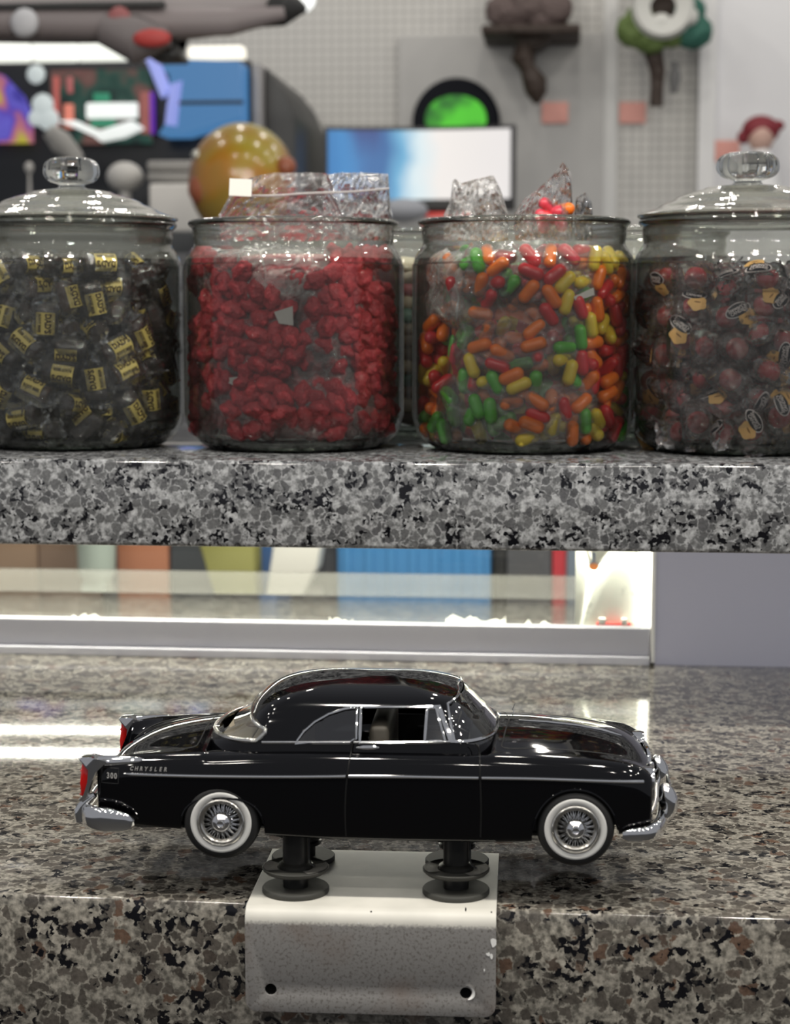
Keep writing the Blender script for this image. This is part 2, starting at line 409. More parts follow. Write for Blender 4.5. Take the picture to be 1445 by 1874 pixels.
# small things lying behind the ledge: candy wrappers, paper scraps, mints
rnd = random.Random(5)
def crumple_bm(bm, w, d, h, n=10, seed=0, mi=0, c=(0, 0, 0), sc=1.0):
    g = [[None] * (n + 1) for _ in range(n + 1)]
    for i in range(n + 1):
        for j in range(n + 1):
            u = i / n - .5; v = j / n - .5
            z = h * (.5 + noise.noise(Vector((u * 5 * sc + seed * 7, v * 5 * sc, seed * 3))) ) + h * .3 * noise.noise(Vector((u * 13 + seed, v * 13, 4)))
            g[i][j] = bm.verts.new((c[0] + u * w, c[1] + v * d, c[2] + max(0.0002, z)))
    for i in range(n):
        for j in range(n): bm.faces.new((g[i][j], g[i + 1][j], g[i + 1][j + 1], g[i][j + 1])).material_index = mi
white_paper = mat('white_paper', (.85, .84, .78), .7)
red_print = mat('red_print', (.7, .06, .05), .5); blue_print = mat('blue_print', (.12, .14, .55), .5)
for k, (px, wd, hh, lab) in enumerate(((145, .030, .010, 'crumpled white paper scrap behind the ledge at far left'), (620, .02, .011, 'small crumpled white paper scrap behind the middle of the ledge'),
        (870, .052, .013, 'large crumpled white paper scrap behind the ledge right of centre'), (990, .035, .008, 'flattened white paper scrap beside the spotted steel plate'))):
    bm = B(); crumple_bm(bm, wd, .03, hh, 12, k)
    o = obj('paper_scrap', bm, white_paper, None, (aty(px, 1135, WY + .045).x, WY + .05, .012), False); tag(o, lab, 'paper', 'paper scraps behind the ledge')
    for v in o.data.vertices: v.co.z += .004
for k, (px, cols, lab) in enumerate(((385, 1, 'small red and white wrapped mint behind the ledge, left of the others'), (425, 1, 'red and white wrapped mint next to the crumpled mint packet'), (515, 2, 'white packet with blue and red bars lying behind the ledge'))):
    wd = .012 if cols == 1 else .026
    t = thing('wrapped_mint' if cols == 1 else 'printed_packet', lab, 'candy', (aty(px, 1132, WY + .04).x, WY + .035, .017), .1)
    bm = B(); box(bm, -wd / 2, wd / 2, -.006, .006, 0, .007, .002); obj('packet', bm, white_paper, t)
    bm = B()
    for q in range(3): box(bm, -wd / 2 + wd * (.12 + .28 * q), -wd / 2 + wd * (.28 + .28 * q), -.0063, .0063, .0015, .0072, .0008)
    obj('printed_bars', bm, red_print if cols == 1 else blue_print, t)
# little red toy car among the scraps
t = thing('toy_truck', 'tiny red and white toy at the foot of the spotted steel plate', 'toy', (aty(1125, 1132, WY + .022).x, WY + .024, .0285))
bm = B(); box(bm, -.016, .014, -.003, .003, 0, .0035, .001); obj('red_body', bm, red_print, t)
for xx, s in ((-.011, .006), (.008, .005)):
    bm = B(); box(bm, xx - s / 2, xx + s / 2, -.0035, .003, .002, .0075, .001); obj('white_block', bm, white_paper, t)
bm = B(); box(bm, -.019, .018, -.004, .004, -.0015, 0, .0005); obj('white_base', bm, white_paper, t)
bm = B(); box(bm, -.03, .03, WY + .0165, WY + .029, .0, .027, 0)
for v in bm.verts: v.co.x += aty(1125, 1132, WY + .022).x
tag(obj('ledge_block', bm, white_paper), 'white block behind the ledge under the tiny red toy', 'block')
# ------------------------------------------------------------------ display stand (bent steel bracket with four rubber-disc posts)
CYAW = YAW - math.radians(4.0)
Pn = atd(728, 1513, .90)
RC = Matrix.Rotation(CYAW, 3, 'Z')
CO = Pn - RC @ Vector((0, -.0555, 0)); CO.z = .0234
def Cp(px, py, ly):
    """photo pixel -> (x, z) in the car's own frame on its plane y = ly"""
    r = RC.transposed() @ ray(px, py); o = RC.transposed() @ (O0 - CO)
    k = (ly - o.y) / r.y
    return (o.x + k * r.x, o.z + k * r.z)
def Cz(px, py, wz):
    r = RC.transposed() @ ray(px, py); o = RC.transposed() @ (O0 - CO)
    k = (wz - CO.z - o.z) / r.z
    return (o.x + k * r.x, o.y + k * r.y)
st = thing('display_stand', 'bent grey steel bracket with black disc posts holding up the model car', 'display stand', (CO.x, CO.y, .0), CYAW)
TH = .0016
q0 = Cz(447, 1662, TH); q1 = Cz(908, 1668, TH); bk = Cz(700, 1557, TH)
xa, xb = q0[0], q1[0]; yf = (q0[1] + q1[1]) / 2 - .001; yb = bk[1]
prof = [(yb, TH), (yf + .007, TH)]
for i in range(1, 7):
    a = i / 7 * PI / 2; prof.append((yf + .007 - .007 * math.sin(a), TH - .007 + .007 * math.cos(a)))
zbot = -.0525
prof += [(yf, TH - .007), (yf, zbot)]
inner = [(yf + TH, zbot), (yf + TH, TH - .007)]
for i in range(6, 0, -1):
    a = i / 7 * PI / 2; inner.append((yf + .007 - .0054 * math.sin(a), TH - .007 + .0054 * math.cos(a)))
inner += [(yf + .007, 0), (yb, 0)]
poly = prof + inner
bm = B(); a_ = [bm.verts.new((xa, y, z)) for y, z in poly]; b_ = [bm.verts.new((xb, y, z)) for y, z in poly]
n = len(poly)
bm.faces.new(a_); bm.faces.new(b_[::-1])
for i in range(n): bm.faces.new((a_[i], b_[i], b_[(i + 1) % n], a_[(i + 1) % n]))
# rounded lower corners and clipped back corners
N = NT('stand_paint'); P = N.pos('Object'); sx = N.t.nodes.new('ShaderNodeSeparateXYZ'); N.l(P, sx.inputs[0])
nz = N.noise(P, 700, 2); sp = N.noise(P, 620, 3, .7); bg_ = N.noise(P, 28, 3)
edge = N.math('ADD', sx.outputs[2], N.math('MULTIPLY', nz.outputs['Fac'], .0035))
f = N.ramp(N.math('MULTIPLY_ADD', edge, 100, .75), [(.22, 0.), (.42, 1.)])
steel = N.mix(N.ramp(sp.outputs['Fac'], [(.52, 0.), (.64, 1.)]), (.235, .228, .22), (.13, .12, .11))
steel = N.mix(N.ramp(bg_.outputs['Fac'], [(.5, 0.), (.75, .75)]), steel, (.17, .125, .10))
wp = N.mix(N.ramp(bg_.outputs['Fac'], [(.35, 0.), (.7, 1.)]), (.68, .66, .60), (.54, .53, .48))
pm = N.princ(N.mix(f, steel, wp), .42, 0)
br = obj('bracket', bm, pm, st)
def st_hole(px, py):
    x, z = Cp(px, py, yf); return x, z + CO.z
h1 = st_hole(495, 1811); h2 = st_hole(852, 1818)
for hx, hz in (h1, h2):
    bm = B(); lathe(bm, [(.0031, 0), (.0031, .0035), (0, .0035), (0, .0038), (.0035, .0038), (.0035, 0)], 24, (hx, yf + TH, hz), 'Y'); obj('hole_shade_cup', bm, mat('hole_shade', (.002, .002, .002), .9), st)  # added black cups painting the shade seen inside the holes
for hx, hz in (h1, h2):
    cb = B(); lathe(cb, [(0, -.01), (.0030, -.01), (.0030, .01), (0, .01)], 24, (hx, yf, hz), 'Y'); boolean(br, cb)
r_ = .006
for sx_, xx in ((1, xa), (-1, xb)):       # round the lower corners
    cb = B(); pts = [(xx - sx_ * .01, zbot - .01), (xx + sx_ * r_, zbot - .01), (xx + sx_ * r_, zbot)]
    for i in range(1, 8):
        a = i / 8 * PI / 2; pts.append((xx + sx_ * (r_ - r_ * math.sin(a)), zbot + r_ - r_ * math.cos(a)))
    pts += [(xx, zbot + r_), (xx - sx_ * .01, zbot + r_)]
    prism(cb, pts, yf - .01, yf + .01); bmesh.ops.recalc_face_normals(cb, faces=cb.faces); boolean(br, cb)
m_ = br.modifiers.new('bv', 'BEVEL'); m_.width = .0003; m_.segments = 2; m_.limit_method = 'ANGLE'; m_.angle_limit = math.radians(50)
wpaint = mat('white_chip', (.82, .82, .80), .4)
def blob(bm, x, z, r, seed, sx=1, sz=1, n=20, y=-.00035):
    c = bm.verts.new((x, yf + y, z)); ring = []
    for i in range(n):
        a = 2 * PI * i / n; k = 1 + .45 * noise.noise(Vector((math.cos(a) * 1.3 + seed, math.sin(a) * 1.3, seed)))
        ring.append(bm.verts.new((x + r * sx * k * math.cos(a), yf + y, z + r * sz * k * math.sin(a))))
    for i in range(n): bm.faces.new((c, ring[i], ring[(i + 1) % n]))
for px, py, r, sx_, sz in ((903, 1724, .0017, .9, 1.4), (893, 1746, .0010, 1, 1), (899, 1750, .0009, .8, 1.6), (656, 1689, .0005, 1, 1), (886, 1775, .0004, .8, 2)):
    bm = B(); x, z = st_hole(px, py); blob(bm, x, z, r, px, sx_, sz); obj('paint_chip', bm, wpaint, st)
bm = B()
pts = []
for i in range(15):
    a = math.radians(-75 + i * 12); pts.append((h2[0] + .0036 * math.cos(a) + .0002, yf - .0003, h2[1] + .0004 + .0036 * math.sin(a)))
tube(bm, pts, [.0002 + .0011 * math.sin(PI * i / 14) for i in range(15)], 6, flat=.15); obj('worn_paint_ring', bm, wpaint, st)
for px, py, r, sz in ((852, 1664, .0004, 3), (679, 1668, .0005, 1), (899, 1669, .0004, 1.2)):
    bm = B(); x, z = st_hole(px, py); blob(bm, x, z, r, px, 1, sz, y=-.0003); obj('scratch', bm, M['black_matte'], st)
discm = mat('disc_rubber', (.045, .045, .04), .6, bump=(500, .3, .0003))
silver = mat('worn_silver', (.32, .31, .29), .4, .6, bump=(600, .6, .0004))
plast = mat('black_plastic', (.014, .014, .013), .35)
for px, py, far, top in ((541, 1631, 0, 0), (834, 1634, 0, 0), (555, 1573, 1, 1), (836, 1580, 1, 1)):
    x, y = Cz(px, py, TH)
    bm = B()
    H = .0345 - TH
    lathe(bm, [(0, 0), (.0066, 0), (.0066, .009), (.0098, .0095), (.0100, .0112), (.0088, .0120), (.0088, .0148), (.0076, .0156), (.0066, .0160), (.0066, H), (0, H)], 36, (x, y, TH))
    post = obj('post', bm, plast, st)
    bm = B(); lathe(bm, [(0, 0), (.0168, 0), (.0173, .0006), (.0173, .0024), (.0168, .0030), (0, .0030)], 56, (x, y, TH)); obj('base_disc', bm, discm, post)
    zz = .0100 if not far else .0145
    bm = B(); lathe(bm, [(.0070, 0), (.0155, .0008), (.0170, .0022), (.0172, .0032), (.0168, .0035), (.015, .0030), (.009, .0028), (.007, .0028)], 56, (x, y, TH + zz)); obj('cup_disc', bm, discm, post)
    if not far:
        bm = B()
        for a0, a1 in ((-60, 25), (150, 215)):
            n_ = 16; rows = []
            for i in range(n_ + 1):
                a = math.radians(a0 + (a1 - a0) * i / n_)
                rows.append([bm.verts.new((x + rr * math.cos(a), y + rr * math.sin(a), TH + zz + h_)) for rr, h_ in ((.0095, .0031), (.0125, .0033), (.0150, .0035), (.0166, .0038))])
            for A, C in zip(rows, rows[1:]):
                for k in range(3): bm.faces.new((A[k], A[k + 1], C[k + 1], C[k]))
        obj('silver_inlay', bm, silver, post)
        bm = B(); tube(bm, [(x + .0072, y - .0015, TH + .030), (x + .0073, y - .0020, TH + .018), (x + .0085, y - .003, TH + .0155), (x + .0105, y - .004, TH + .0145)], .0005, 6); obj('cable', bm, plast, post)
    else:
        bm = B(); lathe(bm, [(0, 0), (.0160, 0), (.0172, .0010), (.0172, .0026), (.0165, .0032), (0, .0032)], 56, (x, y, TH + .0225)); obj('top_disc', bm, discm, post)
if True:
    x, y = Cz(800, 1553, TH + .027)

# ------------------------------------------------------------------ the model car
car = thing('model_car', 'glossy black 1950s two-door model car with whitewall wire wheels raised on the stand', 'model car', tuple(CO), CYAW)
ST = [  # x, w, zc, zs, zb
 (-.1560, .0460, .0380, .0490, .0225), (-.1545, .0480, .0405, .0495, .0200), (-.150, .0500, .0455, .0505, .0165), (-.142, .0518, .0500, .0515, .0148), (-.130, .0530, .0545, .0525, .0140),
 (-.110, .0542, .0580, .0535, .0130), (-.100, .0547, .0588, .0540, .0128), (-.089, .0550, .0588, .0545, .0125), (-.070, .0555, .0585, .0555, .0112), (-.04, .0560, .0580, .0562, .0100), (0, .0560, .0580, .0562, .0098),
 (.030, .0560, .0600, .0562, .0098), (.048, .0558, .0622, .0560, .0100), (.065, .0555, .0620, .0556, .0105), (.089, .0550, .0600, .0545, .0125), (.105, .0546, .0572, .0534, .0140), (.115, .0540, .0545, .0520, .0155), (.1215, .0528, .0508, .0502, .0170), (.1262, .0510, .0462, .0470, .0190), (.1285, .0492, .0425, .0440, .0215)]
def sect(x):
    X = [s[0] for s in ST]; return [float(np.interp(x, X, [s[k] for s in ST])) for k in range(1, 5)]
def body_bm():
    bm = B(); rows = []
    xs = [s[0] for s in ST]
    xs += [-.0985, -.0960, .0455, .0430, -.055, -.02, .015, .075, .097]
    xs = sorted(set(xs))
    for x in xs:
        w_, zc, zs, zb = sect(x)
        half = [(0, zc), (.35 * w_, zc - .0008), (.60 * w_, zc - .0035), (.74 * w_, (zs + zc - .006) / 2 + .0008), (.83 * w_, zs - .0003), (.93 * w_, zs - .0012), (.985 * w_, zs - .0055), (w_, zs - .0115), (w_, .034 if zb < .022 else .036), (.993 * w_, .024 if zb < .019 else .030), (.975 * w_, zb + .002), (.93 * w_, zb), (.5 * w_, zb), (0, zb)]
        if -.0965 < x < .0435:      # open cabin
            half[0] = (0, .030); half[1] = (.35 * w_, .030); half[2] = (.62 * w_, .030); half[3] = (.765 * w_, .030)
            half[4] = (.80 * w_, .0555)
            if x < -.080: half[1:5] = [(.30 * w_, .030), (.50 * w_, .030), (.56 * w_, .032), (.66 * w_, zs + .0015)]
        ring = [bm.verts.new((x, -y, z)) for y, z in half] + [bm.verts.new((x, y, z)) for y, z in half[-2:0:-1]]
        rows.append(ring)
    n = len(rows[0])
    for A, C in zip(rows, rows[1:]):
        for i in range(n): bm.faces.new((A[i], A[(i + 1) % n], C[(i + 1) % n], C[i]))
    bm.faces.new(rows[0]); bm.faces.new(rows[-1])
    return bm
body = obj('body', body_bm(), M['black_paint'], None, auto=False)
mm = body.modifiers.new('s', 'SUBSURF'); mm.levels = 2; bpy.context.view_layer.update(); apply_mods(body)
rw = Cp(404, 1507, -.0555); fwh = Cp(1053, 1519, -.0555)
XRW, XFW, ZW = rw[0], fwh[0], .0192
bvh0 = BVHTree.FromPolygons([v.co.copy() for v in body.data.vertices], [tuple(p.vertices) for p in body.data.polygons])
def side(x, z, off=0.0, s=-1):
    h = bvh0.ray_cast(Vector((x, s * .2, z)), Vector((0, -s, 0)))
    y = h[0].y if h[0] is not None else s * .05
    return Vector((x, y + s * off, z))
def top(x, y, off=0.0):
    h = bvh0.ray_cast(Vector((x, y, .2)), Vector((0, 0, -1)))
    return Vector((x, y, (h[0].z if h[0] is not None else .05) + off))
def archpts(x0, z0, rx, rz, p=2.2, n=28):
    out = []
    for i in range(n + 1):
        a = PI * i / n; out.append((x0 + rx * math.copysign(abs(math.cos(a)) ** (2 / p), math.cos(a)), z0 + rz * abs(math.sin(a)) ** (2 / p)))
    return out
AR = archpts(XRW + .0005, .012, .0215, Cp(400, 1464, -.0565)[1] - .012, 2.8); AF = archpts(XFW, .012, .0218, Cp(1050, 1449, -.0565)[1] - .012, 2.1)
for ap in (AR, AF):
    for s in (-1, 1):
        cb = B(); prism(cb, [(ap[0][0], -.01)] + ap + [(ap[-1][0], -.01)], s * .030, s * .09); boolean(body, cb)
body.data.polygons.foreach_set('use_smooth', [True] * len(body.data.polygons)); sharp(body.data, 35)
body.data.materials.clear(); body.data.materials.append(M['black_paint']); body.parent = car
def both(name, fn, m, parent=None, label=None, sep=True):
    for s in (-1, 1):
        bm = B(); fn(bm, s); obj(name, bm, m, parent or body, label=label)
def dec(pts, k=5): return [tuple(p) for p in spline([(x, 0, z) for x, z in pts], k)]
def arch_lip(ap):
    def fn(bm, s):
        P_ = []
        for x, z in ap[2:-2]: P_.append(side(x, z + .0006, .0001, s))
        tube(bm, P_, .00075, 8)
    return fn
for ap in (AR, AF): both('wheel_arch_lip', arch_lip(ap), M['black_paint'], car)

# wheels
def wheel(x, s):
    c = Vector((x, s * .0478, ZW))
    def L(name, prof, m, par, n=64):
        bm = B(); lathe(bm, [(r, h * s) for r, h in prof], n, c, 'Y'); return obj(name, bm, m, par)
    tire = L('wheel', [(.0120, -.0065), (.0150, -.0072), (.0180, -.0066), (.0192, -.0052), (.0195, -.003), (.0195, .003), (.0192, .0052), (.0180, .0068), (.0160, .0075), (.0150, .0074), (.0120, .0066)], M['rubber'], car)
    L('whitewall', [(.0119, .0069), (.0130, .0077), (.0145, .0079), (.0153, .0078), (.0156, .0075)], M['whitewall'], tire)
    L('rim', [(.0122, .0070), (.0121, .0082), (.0116, .0086), (.0111, .0080), (.0107, .0062), (.0100, .0058), (.0094, .0062), (.0089, .0056), (.0086, .0035)], M['rim_metal'], tire)
    L('wheel_back', [(0, -.0045), (.0115, -.0045), (.0115, .001), (0, .001)], M['black_matte'], tire, 32)
    bm = B()
    for i in range(20):
        for d in (-1, 1):
            for lay in (0, 1):
                a = 2 * PI * (i + .5 * lay) / 20; b = a + d * .17
                p0 = c + Vector((.0042 * math.cos(a), s * (.0068 - .002 * lay), .0042 * math.sin(a))); p1 = c + Vector((.0090 * math.cos(b), s * (.0052 - .002 * lay), .0090 * math.sin(b)))
                tube(bm, [p0, p1], .00019, 5)
    obj('spokes', bm, M['chrome'], tire)
    L('hub_cap', [(.0050, .0050), (.0050, .0070), (.0044, .0082), (.0036, .0087), (.0024, .0091), (.0022, .0094), (.0022, .0102), (.0017, .0106), (.0012, .0102), (0, .0102)], M['chrome'], tire, 40)
for x in (XRW, XFW):
    for s in (-1, 1): wheel(x, s)

# greenhouse dome ---------------------------------------------------
LV = [  # z, xr_centre, xr_side, xf_centre, xf_side, half width
 (.0500, -.1060, -.0730, .0560, .0318, .0478), (.0555, -.1035, -.0715, .0535, .0305, .0475), (.0590, -.0985, -.0690, .0510, .0293, .0468), (.0640, -.0880, -.0672, .0468, .0272, .0453), (.0690, -.0808, -.0662, .0425, .0250, .0434),
 (.0730, -.0780, -.0645, .0388, .0230, .0414), (.0765, -.0745, -.0610, .0355, .0200, .0390), (.0797, -.0690, -.0550, .0318, .0155, .0355), (.0822, -.0610, -.0470, .0250, .0085, .0300), (.0842, -.0500, -.0370, .0165, .0010, .0225), (.0854, -.0360, -.0270, .0060, -.0040, .0140), (.0860, -.0180, -.0150, -.0040, -.0060, .0040)]
LZs = [l[0] for l in LV]
_lp = spline([(i, 0, 0) for i in range(len(LV))], 5)
def lvl(z):
    return [float(np.interp(z, LZs, [l[k] for l in LV])) for k in range(1, 6)]
def outline(L, n=18):
    z, xrc, xrs, xfc, xfs, yw = L; pts = []
    for i in range(n + 1):
        a = PI / 2 * i / n; pts.append((xrs + (xrc - xrs) * math.cos(a) ** 1.0, -yw * math.sin(a) ** .85))
    for i in range(1, 8): pts.append((xrs + (xfs - xrs) * i / 8, -yw))
    for i in range(n + 1):
        a = PI / 2 * (1 - i / n); pts.append((xfs + (xfc - xfs) * math.cos(a), -yw * math.sin(a) ** .85))
    full = pts + [(x, -y) for x, y in pts[-2:0:-1]]
    return [(x, y, z) for x, y in full]
def dome_y(x, z):
    xrc, xrs, xfc, xfs, yw = lvl(z)
    if x > xfs: c_ = (x - xfs) / (xfc - xfs)
    elif x < xrs: c_ = (xrs - x) / (xrs - xrc)
    else: return yw
    return 0 if c_ >= 1 else yw * (math.sqrt(1 - c_ * c_)) ** .85
def dome_bm(shrink=0.0):
    bm = B()
    K = [];  cols = list(zip(*LV)); nL = len(LV)
    for i in range(nL - 1):
        for s in range(4):
            t_ = s / 4
            row = []
            for c_ in cols:
                p0, p1, p2, p3 = c_[max(0, i - 1)], c_[i], c_[i + 1], c_[min(nL - 1, i + 2)]
                row.append(.5 * (2 * p1 + (p2 - p0) * t_ + (2 * p0 - 5 * p1 + 4 * p2 - p3) * t_ * t_ + (3 * p1 - p0 - 3 * p2 + p3) * t_ ** 3))
            K.append(row)
    K.append(list(LV[-1]))
    rows = []
    for row in K:
        z, xrc, xrs, xfc, xfs, yw = row
        s_ = shrink
        L = (z - s_ * (1 if z > .07 else 0), xrc + s_, xrs + s_, xfc - s_, xfs - s_, max(.0005, yw - s_))
        rows.append([bm.verts.new(p) for p in outline(L)])
    n = len(rows[0])
    for A, C in zip(rows, rows[1:]):
        for i in range(n): bm.faces.new((A[i], A[(i + 1) % n], C[(i + 1) % n], C[i]))
    bm.faces.new(rows[-1]); bm.faces.new(rows[0])
    return bm
ps = lambda pts, ly: [Cp(a, b, ly) for a, b in pts]
QW = ps([(541, 1358), (556, 1338), (575, 1322), (600, 1309), (628, 1301), (652, 1298), (652, 1350), (640, 1358)], -.0445)
DW = ps([(659, 1299), (700, 1298), (750, 1298), (803, 1297), (812, 1318), (826, 1356), (760, 1357), (659, 1358)], -.0445)
wtop = Cp(818, 1291, -.040); wbot = Cp(832, 1358, -.0455)
WS = [wtop, (.0262, .0775), (.0300, .0800), (.0335, .0815), (.07, .0850), (.07, .0595), (.050, .0590), (.040, .0580), (wbot[0] + .003, wbot[1] - .0002), (wbot[0], wbot[1] + .0008)]
rt = Cp(463, 1296, 0); rm_ = Cp(486, 1333, -.043); rb = Cp(470, 1353, -.0445)
RW = [(-.13, .0735), (rt[0] + .001, rt[1] + .0025), (-.0735, .0690), (rm_[0], rm_[1]), (rm_[0] + .0002, rm_[1] - .0018), (rb[0], rb[1] + .0005), (rb[0] - .006, rb[1] - .0012), (-.098, .0582), (-.13, .0582)]
outer = obj('roof', dome_bm(), M['black_paint'], None, auto=False)
cb = dome_bm(.0012); 
for v in cb.verts:
    if v.co.z < .0503: v.co.z -= .01
boolean(outer, cb)
for poly, full in ((QW, 0), (DW, 0), (WS, 1), (RW, 1)):
    if full:
        cb = B(); prism(cb, poly, -.08, .08); boolean(outer, cb)
    else:
        for s in (-1, 1):
            cb = B(); prism(cb, poly, s * .02, s * .08); boolean(outer, cb)
outer.data.polygons.foreach_set('use_smooth', [True] * len(outer.data.polygons)); sharp(outer.data, 32)
outer.data.materials.clear(); outer.data.materials.append(M['black_paint']); outer.parent = car
def glass_piece(name, poly, full, s=-1, shr=.0005):
    g = obj(name, dome_bm(shr), M['car_glass'], None, auto=False)
    bmx = bmesh.new(); bmx.from_mesh(g.data)
    xs = [p[0] for p in poly]; 
    import mathutils
    def inside(x, z):
        r = False; n = len(poly)
        for i in range(n):
            x1, z1 = poly[i]; x2, z2 = poly[(i + 1) % n]
            if (z1 > z) != (z2 > z) and x < (x2 - x1) * (z - z1) / (z2 - z1) + x1: r = not r
        return r
    bmx.free()
    cb = B(); 
    if full: prism(cb, poly, -.08, .08)
    else: prism(cb, poly, s * .02, s * .08)
    boolean(g, cb, 'INTERSECT')
    # keep only the outer skin
    bmx = bmesh.new(); bmx.from_mesh(g.data); kill = []
    for f in bmx.faces:
        c_ = f.calc_center_median(); dy = abs(abs(c_.y) + shr - dome_y(c_.x, c_.z)) if .056 < c_.z < .086 else 1
        xrc, xrs, xfc, xfs, yw = lvl(c_.z)
        near = dy < .0016 or (abs(f.normal.x) > .45 and (c_.x > xfs or c_.x < xrs))
        if not near: kill.append(f)
    bmesh.ops.delete(bmx, geom=kill, context='FACES'); bmx.to_mesh(g.data); bmx.free()
    g.data.polygons.foreach_set('use_smooth', [True] * len(g.data.polygons))
    g.data.materials.clear(); g.data.materials.append(M['car_glass']); g.parent = car
glass_piece('windshield', WS, 1)
glass_piece('rear_window', RW, 1)
for s in (-1, 1): glass_piece('quarter_window', QW, 0, s)
def frame_fn(poly, r, closed=True, off=.0003, k=4, flat=1):
    def fn(bm, s):
        pts = spline([(x, 0, z) for x, z in poly], k, closed) if k > 1 else [Vector((x, 0, z)) for x, z in poly]
        tube(bm, [(p.x, s * (dome_y(p.x, p.z) + off), p.z) for p in pts], r, 6, closed, flat=flat)
    return fn
def dense(poly, n=8, closed=True):
    out = []; m = len(poly)
    for i in range(m if closed else m - 1):
        a, b = poly[i], poly[(i + 1) % m]
        for k in range(n): out.append((a[0] + (b[0] - a[0]) * k / n, a[1] + (b[1] - a[1]) * k / n))
    if not closed: out.append(poly[-1])
    return out
CH_ = M['chrome']
both('quarter_window_frame', frame_fn(dense(QW, 4), .00075, k=1), CH_, car)
both('door_window_frame', frame_fn(dense(DW, 4), .00085, k=1), CH_, car)
VW = ps([(777, 1355), (780, 1303), (786, 1300), (797, 1300), (815, 1355)], -.0445)
both('vent_window_frame', frame_fn(dense(VW, 4), .0008, k=1), CH_, car)
PL = ps([(799, 1298), (806, 1297), (832, 1356), (822, 1357)], -.0445)
def pillar(bm, s):
    a = [(PL[0], PL[1]), (PL[3], PL[2])]; rows = []
    for i in range(7):
        t_ = i / 6; row = []
        for j in range(3):
            u = j / 2; x0 = PL[0][0] + (PL[3][0] - PL[0][0]) * t_; x1 = PL[1][0] + (PL[2][0] - PL[1][0]) * t_
            z0 = PL[0][1] + (PL[3][1] - PL[0][1]) * t_; z1 = PL[1][1] + (PL[2][1] - PL[1][1]) * t_
            x, z = x0 + (x1 - x0) * u, z0 + (z1 - z0) * u
            row.append(bm.verts.new((x, s * (dome_y(x, z) + .0006 + .0006 * (1 - abs(2 * u - 1))), z)))
        rows.append(row)
    for A, C in zip(rows, rows[1:]):
        for j in range(2): bm.faces.new((A[j], A[j + 1], C[j + 1], C[j]))
both('windshield_pillar', pillar, CH_, car)
def vglass(bm, s):
    fs = [bm.verts.new((x, s * (dome_y(x, z) + .0001), z)) for x, z in VW]; bm.faces.new(fs)
both('vent_glass', vglass, M['car_glass'], car)
def wrap(poly_near, name, r, m=CH_, off=.0002):
    """frame that follows the dome from the near side round the car's nose or tail to the far side"""
    near = [(x, -(dome_y(x, z) + off), z) for x, z in poly_near]; far = [(x, -y, z) for x, y, z in near[::-1]]
    bm = B(); tube(bm, near + [p for p in far if abs(p[1]) > .0005], r, 8); obj(name, bm, m, car)
def run_to_centre(fz, x_of, n=24):
    return None
def belt_line(z_fn, x0, front=True, n=30, z_end=None):
    """points along the dome from side position x0 to the centre line, height given by t"""
    out = []
    for i in range(n + 1):
        t_ = i / n; z = z_fn(t_); xrc, xrs, xfc, xfs, yw = lvl(z)
        e = xfc if front else xrc
        tt = 1 - (1 - t_) ** 2
        out.append((x0 + (e - x0) * tt, z))
    return out
bl = belt_line(lambda t_: wbot[1] + .0002 + (.0605 - wbot[1]) * t_, wbot[0])
wrap(bl, 'windshield_lower_trim', .0011)
tl = belt_line(lambda t_: wtop[1] + (.0812 - wtop[1]) * (1 - (1 - t_) ** 1.6), wtop[0])
wrap(tl, 'windshield_upper_trim', .0006)
both('windshield_side_trim', frame_fn(dense([wtop, (wbot[0], wbot[1])], 6, False), .0008, False, k=1), CH_, car)
rl = belt_line(lambda t_: rb[1] - .0004 + (.0580 - rb[1]) * t_ , rb[0], False)
wrap(rl, 'rear_window_lower_trim', .0013, M['chrome_rough'])
rpts = [(rb[0], rb[1] - .0004), (rm_[0], rm_[1] - .0018), (rm_[0], rm_[1])]
ru = belt_line(lambda t_: rm_[1] + (.0722 - rm_[1]) * t_ ** .8, rm_[0], False)
wrap([tuple(p) for p in dense(rpts, 4, False)] + ru, 'rear_window_upper_trim', .0010, M['chrome_rough'])

# chrome along the belt, side stripe, seams, badges
def belt(bm, s):
    P_ = [Cp(px, 1360 + (px - 480) * .0, -.0485) for px in range(478, 838, 15)]
    tube(bm, [(x, s * (max(dome_y(x, max(z, .0556)), abs(side(x, z, 0, s).y) if z < .0565 else 0) + .0002), z) for x, z in P_], .0007, 6)
both('belt_trim', belt, CH_, car)
LS = [(222, 1420), (280, 1421), (400, 1422), (520, 1422), (632, 1421)]; LD = [(637, 1421), (760, 1422), (875, 1424)]; LF = [(881, 1424), (980, 1426), (1080, 1430), (1150, 1433), (1178, 1435)]
for seg in (LS, LD, LF):
    def fn(bm, s, seg=seg):
        P_ = dec([Cp(a, b, -.0562) for a, b in seg], 8)
        R_ = [.0009] * len(P_)
        if seg is LS: R_[0] = .0001; R_[1] = .0004; R_[2] = .0007
        tube(bm, [side(p[0], p[2], .0001, s) for p in P_], R_, 8)
    both('side_trim_strip', fn, CH_, car)
seam = mat('seam', (.001, .001, .001), .6)
for seg in ([(643, 1362), (640, 1385), (634, 1430), (631, 1480), (632, 1532)], [(868, 1366), (876, 1378), (878, 1420), (880, 1480), (879, 1534)]):
    def fn(bm, s, seg=seg):
        P_ = dec([Cp(a, b, -.0562) for a, b in seg], 6); tube(bm, [side(p[0], p[2], -.0002, s) for p in P_], .00045, 6)
    both('door_seam', fn, seam, car)
def handle(bm, s):
    P_ = [Cp(px, py, -.0560) for px, py in ((650, 1371), (663, 1371), (681, 1371), (692, 1371))]
    tube(bm, [side(x, z - .0004, .0010, s) for x, z in P_], [.0004, .0011, .0011, .0004], 8)
both('door_handle', handle, CH_, car)
